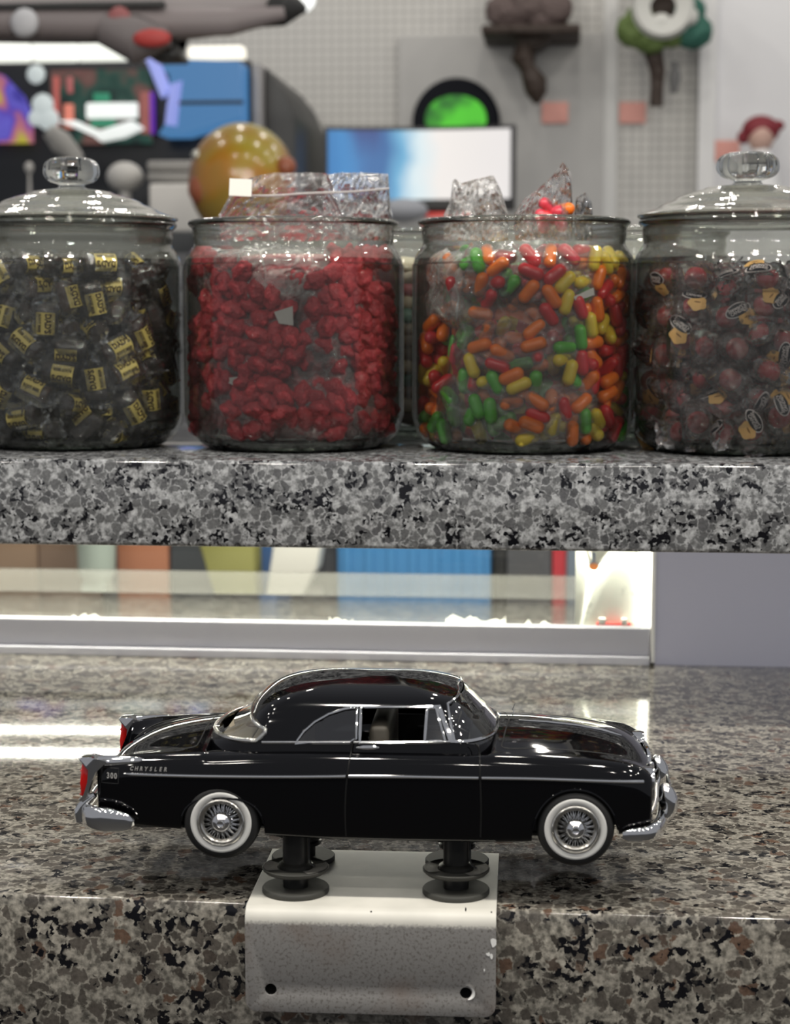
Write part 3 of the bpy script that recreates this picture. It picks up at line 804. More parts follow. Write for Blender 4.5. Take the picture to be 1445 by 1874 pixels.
def badge(txt, px, py, size, sx=1.0, sh=0.0, sp=1.0):
    x, z = Cp(px, py, -.0555); bm = B()
    Mx = Matrix.Translation(side(x, z, .00035)) @ Matrix.Rotation(PI / 2, 4, 'X')
    text_bm(bm, txt, size, Mx, .0001, bold=size * .02, sx=sx, shear=sh)
    return bm
bm = B(); x0, z0 = Cp(238, 1409, -.0545); x1_, z1_ = Cp(301, 1409.5, -.0545)
for i, ch in enumerate('CHRYSLER'):
    t_ = i / 7; x, z = x0 + (x1_ - x0) * t_, z0 + (z1_ - z0) * t_
    text_bm(bm, ch, .0030, Matrix.Translation(side(x, z, .0003)) @ Matrix.Rotation(PI / 2, 4, 'X'), .0001, bold=.00007, sx=.8, shear=.3)
obj('name_badge', bm, M['silver_text'], body)
x, z = Cp(202, 1423, -.0540); bm = B()
for ch, dx in (('3', -.0020), ('0', 0), ('0', .0020)):
    text_bm(bm, ch, .0042, Matrix.Translation(side(x + dx, z, .0003)) @ Matrix.Rotation(PI / 2, 4, 'X'), .0001, bold=.00010, sx=.72)
obj('number_badge', bm, M['silver_text'], body)
def fuel(bm, s):
    P_ = [Cp(a, b, -.0545) for a, b in ((182, 1410), (214, 1410), (214, 1437), (182, 1437))]
    tube(bm, [side(x, z, -.0002, s) for x, z in dense(P_, 5)], .0003, 6, True)
both('fuel_door_seam', fuel, mat('seam_soft', (.02, .02, .02), .15), body)
# trunk and hood cut lines
for name, P_ in (('trunk_seam', [(-.152, .030), (-.140, .037), (-.120, .039), (-.107, .039), (-.1045, .03), (-.1045, 0)]), ('hood_seam', [(.118, .033), (.100, .037), (.070, .040), (.053, .041), (.0525, .03), (.055, 0)])):
    pts = spline([(x, -y, 0) for x, y in P_], 6); pts += [Vector((p.x, -p.y, 0)) for p in pts[-2::-1]]
    bm = B(); tube(bm, [top(p.x, p.y, -.0001) for p in pts], .0004, 6); obj(name, bm, seam, body)
# hood spear and side mirror stub
bm = B(); tube(bm, [top(x, 0, .0003) for x in (.060, .075, .09, .104, .114)], [.0003, .0006, .0007, .0009, .0004], 8); obj('hood_ornament', bm, CH_, car)
p = Cp(940, 1306, .028); bm = B(); q = top(p[0], .028); tube(bm, [q, q + Vector((-.0008, 0, .002)), q + Vector((.0004, 0, .0052))], [.0004, .0003, .00022], 6); obj('antenna', bm, CH_, car)
# tail fins: chrome caps, housings and red lenses
LENS = ps([(152, 1391), (160, 1397), (167, 1405), (164, 1432), (157, 1456), (150, 1455), (149, 1430)], -.0465)
HOUS = ps([(147, 1385), (153, 1382), (170, 1382), (184, 1388), (198, 1387), (196, 1396), (178, 1408), (172, 1424), (164, 1456), (150, 1464), (147, 1458), (158, 1452), (165, 1428), (167, 1405), (151, 1390)], -.0465)
def lens(bm, s):
    prism(bm, LENS, s * .0435, s * .0495, bev=.0008)
    for px, py in ((149, 1410), (149, 1436), (148, 1453)):
        x, z = Cp(px, py, -.0465); ball(bm, (x + .0003, s * .0465, z), .0010, (1, 1.4, .7), 2)
def hous(bm, s): prism(bm, HOUS, s * .0412, s * .0512, bev=.0005)
both('tail_light_housing', hous, CH_, car); both('tail_light', lens, M['red_lens'], car)
def fincap(bm, s):
    P_ = [Cp(px, py, -.0465) for px, py in ((180, 1391), (195, 1391), (215, 1390), (240, 1389), (258, 1388), (266, 1387))]
    tube(bm, [(x, s * (.0468 + .0006 * i), min(z, .0538) - .0002) for i, (x, z) in enumerate(P_)], [.0026, .0030, .0028, .0023, .0016, .0003], 12, flat=.75)
both('fin_chrome_cap', fincap, CH_, car)
# bumpers
def sweep(bm, path, secs, n=14):
    rings = []; m = len(path)
    for i, (p, (hy, hz)) in enumerate(zip(path, secs)):
        t_ = (Vector(path[min(i + 1, m - 1)]) - Vector(path[max(0, i - 1)])).normalized(); s_ = Vector((t_.y, -t_.x, 0)).normalized()
        ring = []
        for k in range(n):
            a = 2 * PI * k / n; c_, d_ = math.cos(a), math.sin(a)
            ring.append(bm.verts.new(Vector(p) + s_ * hy * math.copysign(abs(c_) ** .8, c_) + Vector((0, 0, hz * math.copysign(abs(d_) ** .7, d_)))))
        rings.append(ring)
    for A, C in zip(rings, rings[1:]):
        for k in range(n): bm.faces.new((A[k], A[(k + 1) % n], C[(k + 1) % n], C[k]))
    bm.faces.new(rings[0]); bm.faces.new(rings[-1])
def bumper(name, half, label=None):
    pts = spline([p[:3] for p in half], 6); rad = spline([(p[3], p[4], 0) for p in half], 6)
    P_ = [tuple(p) for p in pts] + [(p.x, -p.y, p.z) for p in pts[-2::-1]]; S_ = [(r.x, r.y) for r in rad] + [(r.x, r.y) for r in rad[-2::-1]]
    bm = B(); sweep(bm, P_, S_); return obj(name, bm, CH_, car, label=label)
rbz = Cp(180, 1500, -.055)[1]
rbm = bumper('rear_bumper', [(-.1345, -.0545, rbz - .0012, .0004, .0020), (-.138, -.0560, rbz - .0006, .0016, .0044), (-.146, -.0565, rbz + .0004, .0028, .0062), (-.154, -.0548, rbz + .0006, .0034, .0064), (-.1595, -.0495, rbz + .0006, .0034, .0060), (-.1625, -.036, rbz, .0026, .0048), (-.1640, -.018, rbz, .0024, .0046), (-.1645, 0, rbz, .0024, .0046)])
def rguard(bm, s):
    P_ = spline([(-.1635, s * .0465, rbz - .003), (-.1640, s * .0470, rbz + .002), (-.1610, s * .0475, rbz + .0070), (-.1560, s * .0475, rbz + .0110)], 5)
    tube(bm, P_, [.0034 - .0018 * (i / (len(P_) - 1)) ** 1.5 for i in range(len(P_))], 12)
both('bumper_guard', rguard, CH_, rbm)
fbz = Cp(1185, 1526, -.052)[1]
fbm = bumper('front_bumper', [(.1125, -.0540, fbz - .0006, .0010, .0024), (.1165, -.0550, fbz, .0020, .0036), (.1235, -.0535, fbz + .0004, .0026, .0040), (.1290, -.0485, fbz + .001, .0030, .0045), (.1325, -.037, fbz + .0016, .0030, .0050), (.1345, -.018, fbz + .002, .0026, .0050), (.1350, 0, fbz + .002, .0024, .0048)])
def fguard(bm, s):
    P_ = spline([(.1335, s * .0300, fbz + .001), (.1365, s * .0300, fbz + .006), (.1365, s * .0300, fbz + .0115), (.1345, s * .0300, fbz + .0165), (.1325, s * .030, fbz + .0185)], 5)
    n_ = len(P_); tube(bm, P_, [.0020 + .0030 * math.sin(PI * (i + 1) / (n_ + 1)) for i in range(n_)], 14)
both('bumper_guard', fguard, CH_, fbm)
bm = B(); box(bm, .1385, .1393, -.0110, .0110, fbz + .006, fbz + .0145, .0002); obj('license_plate', bm, M['black_matte'], fbm)
bm = B(); box(bm, .1383, .1395, -.0115, .0115, fbz + .0143, fbz + .0153, .0003); obj('license_plate_rim', bm, CH_, fbm)
# egg-crate grilles, headlights, parking lights
def grille(bm, s):
    pts = []
    for i in range(28):
        a = 2 * PI * i / 28; y = s * .0235 + .0150 * math.copysign(abs(math.cos(a)) ** .7, math.cos(a)); z = .0355 + .0085 * math.copysign(abs(math.sin(a)) ** .7, math.sin(a))
        pts.append((.1285 - (abs(y) - .02) * .06, y, z))
    tube(bm, pts, .0013, 8, True)
both('grille_surround', grille, CH_, car)
def crate(bm, s):
    for i in range(9): y = s * .0235 - .012 + i * .003; tube(bm, [(.1275, y, .0285), (.1280, y, .0425)], .0004, 5)
    for i in range(5): z = .0295 + i * .003; tube(bm, [(.1276, s * .0235 - .0135, z), (.1276, s * .0235 + .0135, z)], .0004, 5)
both('grille_mesh', crate, CH_, car)
def hl(bm, s):
    lathe(bm, [(.0062, -.012), (.0066, 0), (.0060, .0022), (.0055, .0016), (.0053, .0005)], 28, (.1262, s * .0400, .0415), 'X')
both('headlight_bezel', hl, CH_, car)
def hll(bm, s): lathe(bm, [(.0054, .0006), (.0040, .0022), (0, .0030)], 28, (.1262, s * .0400, .0415), 'X')
both('headlight', hll, mat('lamp_glass', (.7, .72, .72), .08, coat=1), car)
def chin(bm, s):
    P_ = spline([(.1245, s * .049, fbz + .009), (.1275, s * .047, fbz + .012), (.1290, s * .044, fbz + .017), (.1292, s * .040, fbz + .023)], 5); tube(bm, P_, .0016, 10)
both('parking_light_trim', chin, M['chrome_rough'], car)
# interior
bm = B(); box(bm, -.006, .014, -.038, .038, .030, .042, .003); box(bm, -.016, -.006, -.038, .038, .030, .0665, .003); obj('front_seat', bm, M['seat_dark'], car)
bm = B(); box(bm, -.052, -.034, -.038, .038, .030, .040, .003); box(bm, -.062, -.052, -.038, .038, .030, .0590, .003); obj('rear_seat', bm, M['beige'], car)
bm = B(); box(bm, -.0950, -.078, -.0270, .0270, .050, .0562, .001); box(bm, -.0780, -.060, -.0380, .0380, .050, .0562, .001); obj('parcel_shelf', bm, M['beige'], car)
bm = B(); lathe(bm, [(0, 0), (.0055, 0), (.0055, .0006), (0, .0006)], 24, (-.080, .004, .0562)); obj('speaker_grille', bm, mat('beige_dark', (.22, .17, .12), .6), car)
bm = B(); box(bm, .034, .044, -.040, .040, .045, .0575, .002); obj('dashboard', bm, M['black_matte'], car)
bm = B(); lathe(bm, [(.0085, 0), (.0090, .0005), (.0085, .001), (.0080, .0005)], 28, (0, 0, 0), close=True)
obj('steering_wheel', bm, M['seat_dark'], car, (.026, .018, .054)).rotation_euler = (0, math.radians(-65), 0)
bm = B(); tube(bm, [(.034, .018, .050), (.026, .018, .054)], .0008, 6); obj('steering_column', bm, M['black_matte'], car)
bm = B(); box(bm, -.008, .030, .0425, .0437, .032, .055, .0005); box(bm, .004, .022, .0395, .0426, .046, .049, .001); obj('far_door_lining', bm, M['black_matte'], car)
bm = B(); box(bm, -.0105, .1, -.030, .030, .0080, .0105, .001); box(bm, -.135, -.07, -.03, .03, .0095, .014, .001)
box(bm, Cp(675, 1540, -.03)[0] - .005, Cp(675, 1540, -.03)[0] + .005, -.034, -.024, .0060, .0095, .0005); obj('chassis', bm, M['black_matte'], car)
bm = B(); tube(bm, [(-.148, -.035, .0115), (-.12, -.035, .0115), (-.07, -.03, .0105), (.0, -.02, .0085)], .0013, 8); tube(bm, [(-.148, .035, .0115), (-.12, .035, .0115), (-.07, .03, .0105), (.0, .02, .0085)], .0013, 8); obj('exhaust_pipes', bm, mat('dull_metal', (.12, .12, .12), .4, .8), car)
# ------------------------------------------------------------------ candy jars on the raised shelf
JR = .0840
YJ = atz(538, 833, SZT).y + JR * .985 - .004
PXJ = {1: 136, 2: 538, 3: 957, 4: 1362}
_d = (Vector((aty(538, 600, YJ).x, YJ, 0))).dot(FW)
JX = {k: aty(v, 600, YJ).x for k, v in PXJ.items()}
SPX = (aty(639, 600, YJ).x - aty(438, 600, YJ).x) / 201          # metres per photo pixel at the jars
JR = SPX * 199
print('jar radius', JR, 'px', SPX, 'YJ', YJ, 'SZT', SZT)
ZT = aty(538, 397, YJ - JR).z - SZT           # rim height above the shelf
def jz(py, back=.9): return aty(700, py, YJ - JR * back).z - SZT
K = JR / .084; HZ = ZT / .178
BODY = [(0, .004), (.050, .004), (.056, .001), (.062, .0005), (.068, .002), (.0755, .007), (.0808, .0145), (.0832, .024), (.0840, .036), (.0840, .135), (.0834, .144), (.0815, .151), (.0780, .1565), (.0760, .160), (.0762, .163), (.0768, .166), (.0765, .170), (.0768, .173), (.0785, .1745), (.0795, .1765), (.0790, .1785), (.0770, .1795), (.0745, .1790), (.0735, .1770)]
INN = [(.0735, .1770), (.0735, .166), (.0740, .1600), (.0775, .1535), (.0800, .145), (.0805, .135), (.0805, .036), (.0790, .022), (.0740, .012), (.062, .0075), (0, .0070)]
def P3(pr, dz=0): return [(r * K, h * HZ + dz) for r, h in pr]
def smooth_prof(pr, k=4): return [(max(0, p.x), p.y) for p in spline([(a, b, 0) for a, b in pr], k)]
jar_me = {}
sp_ = smooth_prof(P3(BODY), 3); zn = .149 * HZ; bi = max(i for i, (r, h) in enumerate(sp_) if r > .0815 * K and h < zn)
bm = B(); lathe(bm, sp_[:bi + 1], 96); jar_me['body'] = sharp(mesh('jar_body', bm, M['jar_glass']), 60)
bm = B(); lathe(bm, sp_[bi:], 96); jar_me['neck'] = sharp(mesh('jar_neck', bm, M['neck_glass']), 60)
bm = B(); lathe(bm, smooth_prof(P3(INN), 2), 96); jar_me['inner'] = sharp(mesh('jar_inner', bm, thin_glass('jar_inner', (.985, .99, .98), (.70, .73, .68), k=.55, bs=(30, .25, .003), streak=.2)), 60)
bm = B(); lathe(bm, P3([(.0775, .1745), (.0792, .1752), (.0800, .1768), (.0792, .1786), (.0775, .1793), (.0752, .1790), (.0742, .1770), (.0752, .1750)]), 96, close=True); jar_me['rim'] = sharp(mesh('jar_rim', bm, M['lid_glass']), 80)
bm = B(); lathe(bm, P3([(0, .0006), (.060, .0006), (.069, .0025), (.0745, .008), (.074, .0105), (.062, .0068), (0, .0064)]), 96)
jar_me['base'] = mesh('jar_base', bm, thin_glass('base_glass', (.72, .76, .70), (.16, .19, .16), k=1.4, bs=(60, .3, .003)))
LIDP = [(.0790, .1800), (.0805, .1808), (.0808, .1820), (.0795, .1832), (.0750, .1845), (.0700, .1862), (.0660, .1878), (.0640, .1892), (.0590, .1915), (.0545, .1935), (.0520, .1955), (.0440, .1985), (.0330, .2015), (.0300, .2030), (.0200, .2045), (.0120, .2055), (.0095, .2080)]
LIDI = [(.0095, .2060), (.0190, .2018), (.0300, .1995), (.0430, .1955), (.0530, .1915), (.0640, .1862), (.0700, .1832), (.0735, .1805), (.0735, .1740), (.0715, .1735), (.0710, .1800)]
bm = B(); lathe(bm, smooth_prof(P3(LIDP), 2), 96); jar_me['lid'] = sharp(mesh('jar_lid', bm, M['lid_light_tint']), 50)
bm = B(); lathe(bm, P3(LIDI), 96); jar_me['lid_inner'] = mesh('lid_inner', bm, M['jar_glass'])
kp = spline([(.0085, .2050, 0), (.0100, .2085, 0), (.0170, .2110, 0), (.0208, .2150, 0), (.0216, .2200, 0), (.0200, .2255, 0), (.0150, .2290, 0), (.0070, .2302, 0), (0, .2304, 0)], 4)
for nm, f in (('knob', lambda a, h: 1.0 + .012 * math.cos(12 * a)), ('knob_fluted', lambda a, h: 1.0 + .075 * abs(math.cos(6 * a)) * (1 if h < .2295 * HZ else .3))):
    bm = B(); pr = P3([(max(0, p.x), p.y) for p in kp]); pr = [(0, pr[0][1])] + pr[:-1] + [(0, pr[-1][1])]
    lathe(bm, pr, 72, rfun=f); jar_me[nm] = sharp(mesh('knob', bm, M['clear_glass']), 50)
def jar(k, label, x, y, lid=None):
    t = thing('glass_candy_jar', label, 'jar', (x, y, SZT), 0, 'glass candy jars on the raised shelf' if k else 'glass candy jars in the back row')
    for nm, key in (('jar_body', 'body'), ('neck', 'neck'), ('inner_wall', 'inner'), ('rim', 'rim'), ('thick_base', 'base')): link(bpy.data.objects.new(nm, jar_me[key]), t)
    if lid:
        l = link(bpy.data.objects.new('lid', jar_me['lid']), t); link(bpy.data.objects.new('lid_plug', jar_me['lid_inner']), l); link(bpy.data.objects.new('knob', jar_me[lid]), l)
    return t
jar(1, 'lidded glass jar full of brown root beer candies, at far left', JX[1], YJ, 'knob')
jar(2, 'open glass jar stuffed with bags of red gummy candy', JX[2], YJ)
jar(3, 'open glass jar of bagged multicoloured oblong jelly candies', JX[3], YJ)
jar(4, 'lidded glass jar of wrapped cherry-red candy balls, at far right', JX[4], YJ, 'knob_fluted')

# ---- packing -------------------------------------------------------
def pack(n, L, r, rin, rout, z0, z1, seed, accept=None, iters=90, ymax=.012, jit=1.0, topfn=None):
    """n capsules (half length L, radius r) relaxed inside an annular half shell; returns (a, b) end points"""
    rg = np.random.default_rng(seed); A = []; Bb = []
    tries = 0
    while len(A) < n and tries < 60000:
        tries += 1
        th = rg.uniform(-PI, 0) if rg.random() < .93 else rg.uniform(0, .25) * rg.choice((-1, 1)) + (PI if rg.random() < .5 else 0)
        rr = math.sqrt(rg.uniform((rin + r) ** 2, (rout - r) ** 2)); z = rg.uniform(z0 + r, z1 - r)
        p = np.array((rr * math.cos(th), rr * math.sin(th), z))
        if p[1] > ymax: continue
        if accept and not accept(p): continue
        u = rg.normal(size=3); rad = p * (1, 1, 0) / (rr + 1e-9); u -= rad * u.dot(rad) * .75; u /= np.linalg.norm(u)
        A.append(p - u * L); Bb.append(p + u * L)
    A = np.array(A); Bb = np.array(Bb); n = len(A)
    for it in range(iters):
        Cc = (A + Bb) / 2
        Sx = np.concatenate([A, Cc, Bb]) if L > 0 else Cc
        idx = np.concatenate([np.arange(n)] * (3 if L > 0 else 1))
        d = Sx[:, None, :] - Sx[None, :, :]; dist = np.sqrt((d ** 2).sum(-1)) + 1e-9
        ov = np.clip(2 * r - dist, 0, None); ov[idx[:, None] == idx[None, :]] = 0
        push = (d / dist[..., None] * ov[..., None]).sum(1) * .28
        if L > 0:
            pa, pc, pb = push[:n], push[n:2 * n], push[2 * n:]
            A += pa + .5 * pc; Bb += pb + .5 * pc
            c = (A + Bb) / 2; u = Bb - A; u /= np.linalg.norm(u, axis=1, keepdims=True); A = c - u * L; Bb = c + u * L
        else: A += push; Bb += push
        for X in (A, Bb):
            rr = np.sqrt(X[:, 0] ** 2 + X[:, 1] ** 2) + 1e-9
            zc = np.clip(X[:, 2], z0 + r, (z1 if topfn is None else topfn(X)) - r)
            lim = rout - r - np.clip(.020 - X[:, 2], 0, .02) ** 2 * 14
            X[:, 2] = zc
            k = np.clip(rr, rin + r, lim) / rr; X[:, 0] *= k; X[:, 1] *= k
            X[:, 1] = np.minimum(X[:, 1], ymax)
        if L > 0:
            c = (A + Bb) / 2; u = Bb - A; u /= np.linalg.norm(u, axis=1, keepdims=True); A = c - u * L; Bb = c + u * L
    return A, Bb
def frame(p, u, nrm, roll=0, s=1):
    u = Vector(u).normalized(); n_ = Vector(nrm); n_ = (n_ - u * n_.dot(u)); n_ = n_.normalized() if n_.length > 1e-4 else u.orthogonal().normalized()
    y = n_.cross(u); m = Matrix((u, y, n_)).transposed().to_4x4()
    return Matrix.Translation(p) @ m @ Matrix.Rotation(roll, 4, 'X') @ Matrix.Scale(s, 4)

# ---- wrapped root beer barrels --------------------------------------
M['barrel'] = mat('root_beer_brown', (.035, .015, .008), .25, coat=.6)
M['barrel_light'] = mat('root_beer_amber', (.07, .03, .014), .25, coat=.6)
M['label_yellow'] = mat('label_yellow', (.85, .68, .20), .4)
M['label_brown'] = mat('label_brown', (.05, .02, .008), .5)
def wrapper_bm(L, W, H, seed, n=18, m_=10, tw=0.0):
    bm = B(); tops = []; bots = []
    for side_ in (1, -1):
        g = []
        for i in range(n + 1):
            row = []
            for j in range(m_ + 1):
                u = i / n * 2 - 1; v = j / m_ * 2 - 1
                hx = max(0, 1 - (abs(u) / .74) ** 4) if abs(u) < .74 else 0
                h = H * (hx ** .5) * max(0, 1 - abs(v) ** 3) ** .6
                cr = noise.noise(Vector((u * 4 + seed * 5, v * 4, side_ * 2 + seed)))
                wd = 1 - .28 * math.exp(-((abs(u) - .78) / .10) ** 2)
                wob = .0022 * noise.noise(Vector((u * 6, v * 2, seed + 9))) * (1 if abs(u) > .7 else .3)
                z = side_ * (h + .0008 * cr * (.3 + hx)) + wob + (abs(u) > .8) * .0012 * math.sin(v * 9 + seed)
                row.append(bm.verts.new((u * L + .0006 * cr, v * W * wd, z)))
            g.append(row)
        for i in range(n):
            for j in range(m_): bm.faces.new((g[i][j], g[i + 1][j], g[i + 1][j + 1], g[i][j + 1]))
    bmesh.ops.remove_doubles(bm, verts=bm.verts, dist=.00012)
    return bm
rb_me = []
for s in range(5):
    bm = B(); lathe(bm, [(0, -.0105), (.0060, -.0105), (.0071, -.0092), (.0074, -.004), (.0074, .004), (.0071, .0092), (.0060, .0105), (0, .0105)], 20, axis='X'); bar = mesh('barrel', bm, M['barrel'] if s != 3 else M['barrel_light']); sharp(bar, 50)
    wr = mesh('wrapper', wrapper_bm(.0172, .0108, .0082, s), M['film'], False)
    bm = B(); ox = (-.003, .004, 0, -.001, .003)[s]
    n_ = 6; g = [[bm.verts.new((ox - .0072 + .0144 * i / 4, -.0062 + .0124 * j / n_, .0086 + .0006 - .0040 * ((j / n_ * 2 - 1) ** 2))) for j in range(n_ + 1)] for i in range(5)]
    for i in range(4):
        for j in range(n_): bm.faces.new((g[i][j], g[i + 1][j], g[i + 1][j + 1], g[i][j + 1])).material_index = 0
    nv = len(bm.verts)
    Mt = Matrix.Translation((ox, .0020, 0)); text_bm(bm, "DAD'S", .0054, Mt, 0, 1, bold=.00022, sx=.86)
    text_bm(bm, "ROOT BEER", .0026, Matrix.Translation((ox, -.0036, 0)), 0, 1, bold=.00008, sx=.88)
    bm.verts.ensure_lookup_table()
    for v in bm.verts[nv:]: v.co.z = .0095 - .0040 * (v.co.y / .0062) ** 2
    bmesh.ops.recalc_face_normals(bm, faces=bm.faces)
    lb = mesh('label', bm, [M['label_yellow'], M['label_brown']], False)
    rb_me.append((bar, wr, lb))
def candy(name, mes, names, label, cat, group, Mw):
    root = link(bpy.data.objects.new(name, mes[0])); root.matrix_world = Mw
    for me_, nm in zip(mes[1:], names): link(bpy.data.objects.new(nm, me_), root)
    return tag(root, label, cat, group)
rg = random.Random(11)
def jp(x, k): return Vector((x[0] + JX[k], x[1] + YJ, x[2] + SZT))
zt1 = jz(470); 
A, C = pack(120, .0075, .0088, .030, .0795 * K, .006, zt1 + .004, 3)
protoA = None
for a, b in zip(A, C):
    p = (a + b) / 2; u = b - a
    rad = Vector((p[0], p[1], 0)).normalized(); tocam = Vector((0, -1, .12))
    Mw = frame(jp(p, 1), u, rad * .45 + tocam * .8 + Vector((rg.uniform(-.4, .4), 0, rg.uniform(-.4, .4))), rg.choice((0, 0, 0, 0, .4, -.4, .9)), 1)
    if rg.random() < .5: Mw = Mw @ Matrix.Rotation(PI, 4, 'Z')
    v = rg.randrange(5)
    rm0 = Mw @ Matrix.Scale(1.08, 4); candy('root_beer_candy', rb_me[v], ('wrapper', 'label'), 'brown barrel candy in clear wrapper with yellow label, in the far left jar', 'candy', 'wrapped root beer candies', rm0)

# ---- cherry balls in printed wrappers ---------------------------------
M['cherry'] = mat('cherry_red', (.46, .022, .032), .18, coat=.8, sss=.15)
M['oval_dark'] = mat('oval_dark', (.006, .005, .012), .4); M['oval_white'] = mat('oval_white', (.70, .62, .62), .5)
M['print_orange'] = mat('print_orange', (.80, .47, .17), .5); M['print_shade'] = mat('print_shade', (.28, .12, .03), .5)
ch_me = []
for s in range(5):
    bm = B(); ball(bm, (0, 0, 0), .0082, sub=3); bl_ = mesh('ball', bm, M['cherry'])
    wr = mesh('wrapper', wrapper_bm(.0200, .0120, .0090, s + 20), film('film_cherry%d' % s, .055, 2.0, wcol=(.78, .66, .64), rough=.06, crease=.16, cs=110) if s == 0 else ch_me[0][1].materials[0], False)
    bm = B(); ox, oy, rot = ((-.006, .002, .2), (.007, -.001, -.3), (-.010, -.003, .9), (.009, .003, .5), (0, .003, -.1))[s]
    R2 = Matrix.Rotation(rot, 4, 'Z')
    def zf(x, y): return .0098 - 26 * (y * y) - 12 * max(0, abs(x) - .004) ** 2 * 4
    def patch(rx, ry, cx, cy, mi, dz, lob=0, n=28, sd=0):
        c = None; ring = []
        def P_(x, y):
            q = R2 @ Vector((x + cx, y + cy, 0)); q = q + Vector((ox, oy, 0)); return bm.verts.new((q.x, q.y, zf(q.x, q.y) + dz))
        rings = [[P_(rx * f * (1 + lob * math.sin(5 * 2 * PI * i / n + sd)) * math.cos(2 * PI * i / n), ry * f * (1 + lob * math.sin(5 * 2 * PI * i / n + sd)) * math.sin(2 * PI * i / n)) for i in range(n)] for f in (1, .5)]
        for i in range(n): bm.faces.new((rings[0][i], rings[0][(i + 1) % n], rings[1][(i + 1) % n], rings[1][i])).material_index = mi
        bm.faces.new(rings[1]).material_index = mi
    patch(.0088, .0050, 0, 0, 1, 0); patch(.0080, .0043, 0, 0, 0, .00015)
    patch(.0064, .0056, .0035, -.0072, 2, .0001, .08, sd=s); patch(.0024, .0005, .0035, -.0068, 3, .0002)
    for tx, ty, sz in (("Stewart's", .0013, .0036), ("CANDIES", -.0014, .0030)):
        nv = len(bm.verts); text_bm(bm, tx, sz, Matrix.Identity(4), 0, 1, bold=.00009, sx=.92); bm.verts.ensure_lookup_table()
        for v in bm.verts[nv:]:
            q = R2 @ Vector((v.co.x, v.co.y + ty, 0)) + Vector((ox, oy, 0)); v.co = Vector((q.x, q.y, zf(q.x, q.y) + .0003))
    pr_ = mesh('printed_label', bm, [M['oval_dark'], M['oval_white'], M['print_orange'], M['print_shade']], False)
    ch_me.append((bl_, wr, pr_))
A, C = pack(104, .0042, .0096, .030, .0795 * K, .006, jz(484), 8)
for a, b in zip(A, C):
    p = (a + b) / 2; u = b - a
    rad = Vector((p[0], p[1], 0)).normalized()
    Mw = frame(jp(p, 4), u, rad * .45 + Vector((rg.uniform(-.4, .4), -.8, rg.uniform(-.3, .5))), rg.choice((0, 0, 0, .6, -.6, PI, PI / 2)), 1)
    if rg.random() < .4: Mw = Mw @ Matrix.Rotation(PI, 4, 'Z')
    candy('cherry_candy', ch_me[rg.randrange(5)], ('wrapper', 'printed_label'), 'dark red candy ball in clear printed wrapper, in the far right jar', 'candy', 'wrapped cherry candies', Mw)

# ---- loose-looking bagged candy ----------------------------------------
def capsule_bm(L, r, n=14):
    bm = B(); pr = [(0, -L - r)] + [(r * math.sin(a), -L - r * math.cos(a)) for a in (.35, .7, 1.05, 1.4)] + [(r, -L * .5), (r, L * .5)] + [(r * math.sin(a), L + r * math.cos(a)) for a in (1.4, 1.05, .7, .35)] + [(0, L + r)]
    lathe(bm, pr, n, axis='X'); return bm
cols = {'green': (.10, .42, .05), 'orange': (.90, .20, .02), 'yellow': (.78, .58, .05), 'red': (.62, .025, .035), 'pink': (.68, .06, .09)}
jl = {}
for cn, c in cols.items():
    jl[cn] = mesh(cn, capsule_bm(.0049, .0047), mat('jelly_' + cn, c, .28, coat=.35, sss=.25))
def pxr(p, k):     # packed point -> approximate photo pixel
    return PXJ[k] + p[0] / SPX, 397 + (ZT - p[2]) / SPX
def in_el(q, els):
    for cx, cy, rx, ry in els:
        if ((q[0] - cx) / rx) ** 2 + ((q[1] - cy) / ry) ** 2 < 1: return True
    return False
G3 = [(795, 505, 48, 72), (900, 572, 75, 12), (1020, 573, 90, 12), (930, 693, 130, 13), (1050, 690, 60, 12), (820, 566, 40, 18)]
PX3 = [('green', [(850, 595, 30, 30), (855, 725, 35, 32), (915, 745, 25, 25), (870, 460, 26, 18), (945, 490, 15, 34), (1048, 605, 20, 25), (1000, 663, 38, 18), (822, 780, 18, 18), (900, 650, 16, 16)]),
       ('yellow', [(1060, 590, 28, 20), (1030, 618, 24, 24), (1035, 648, 26, 16), (935, 735, 18, 26), (885, 775, 20, 26), (970, 790, 34, 20), (1015, 760, 20, 28), (1095, 465, 26, 28), (1052, 505, 26, 14), (790, 665, 15, 25), (800, 805, 34, 16), (1080, 740, 14, 25), (1080, 805, 16, 16), (1008, 543, 28, 12)]),
       ('orange', [(900, 620, 50, 24), (1070, 485, 32, 20), (960, 548, 30, 18), (1055, 760, 24, 50), (985, 752, 34, 16), (1020, 705, 28, 16), (800, 710, 20, 26), (1100, 690, 16, 40), (880, 515, 28, 22), (850, 560, 18, 14), (830, 480, 22, 30), (1080, 625, 20, 20), (970, 600, 30, 20), (860, 790, 28, 28), (1010, 820, 40, 14)]),
       ('red', [(985, 478, 48, 30), (890, 480, 26, 18), (975, 620, 44, 24), (960, 745, 50, 22), (940, 790, 40, 30), (1110, 640, 24, 26), (780, 640, 18, 20), (1110, 740, 22, 26), (840, 690, 30, 20)])]
def col3(q, rg):
    for cn, els in PX3:
        if in_el(q, els) and rg.random() < .9: return cn
    return rg.choice(('orange', 'red', 'red', 'green', 'yellow', 'orange', 'pink'))
A, C = pack(286, .0045, .0043, .056 * K, .0795 * K, .007, jz(447), 21, accept=lambda p: not in_el(pxr(p, 3), G3), iters=70)
lab3 = {}
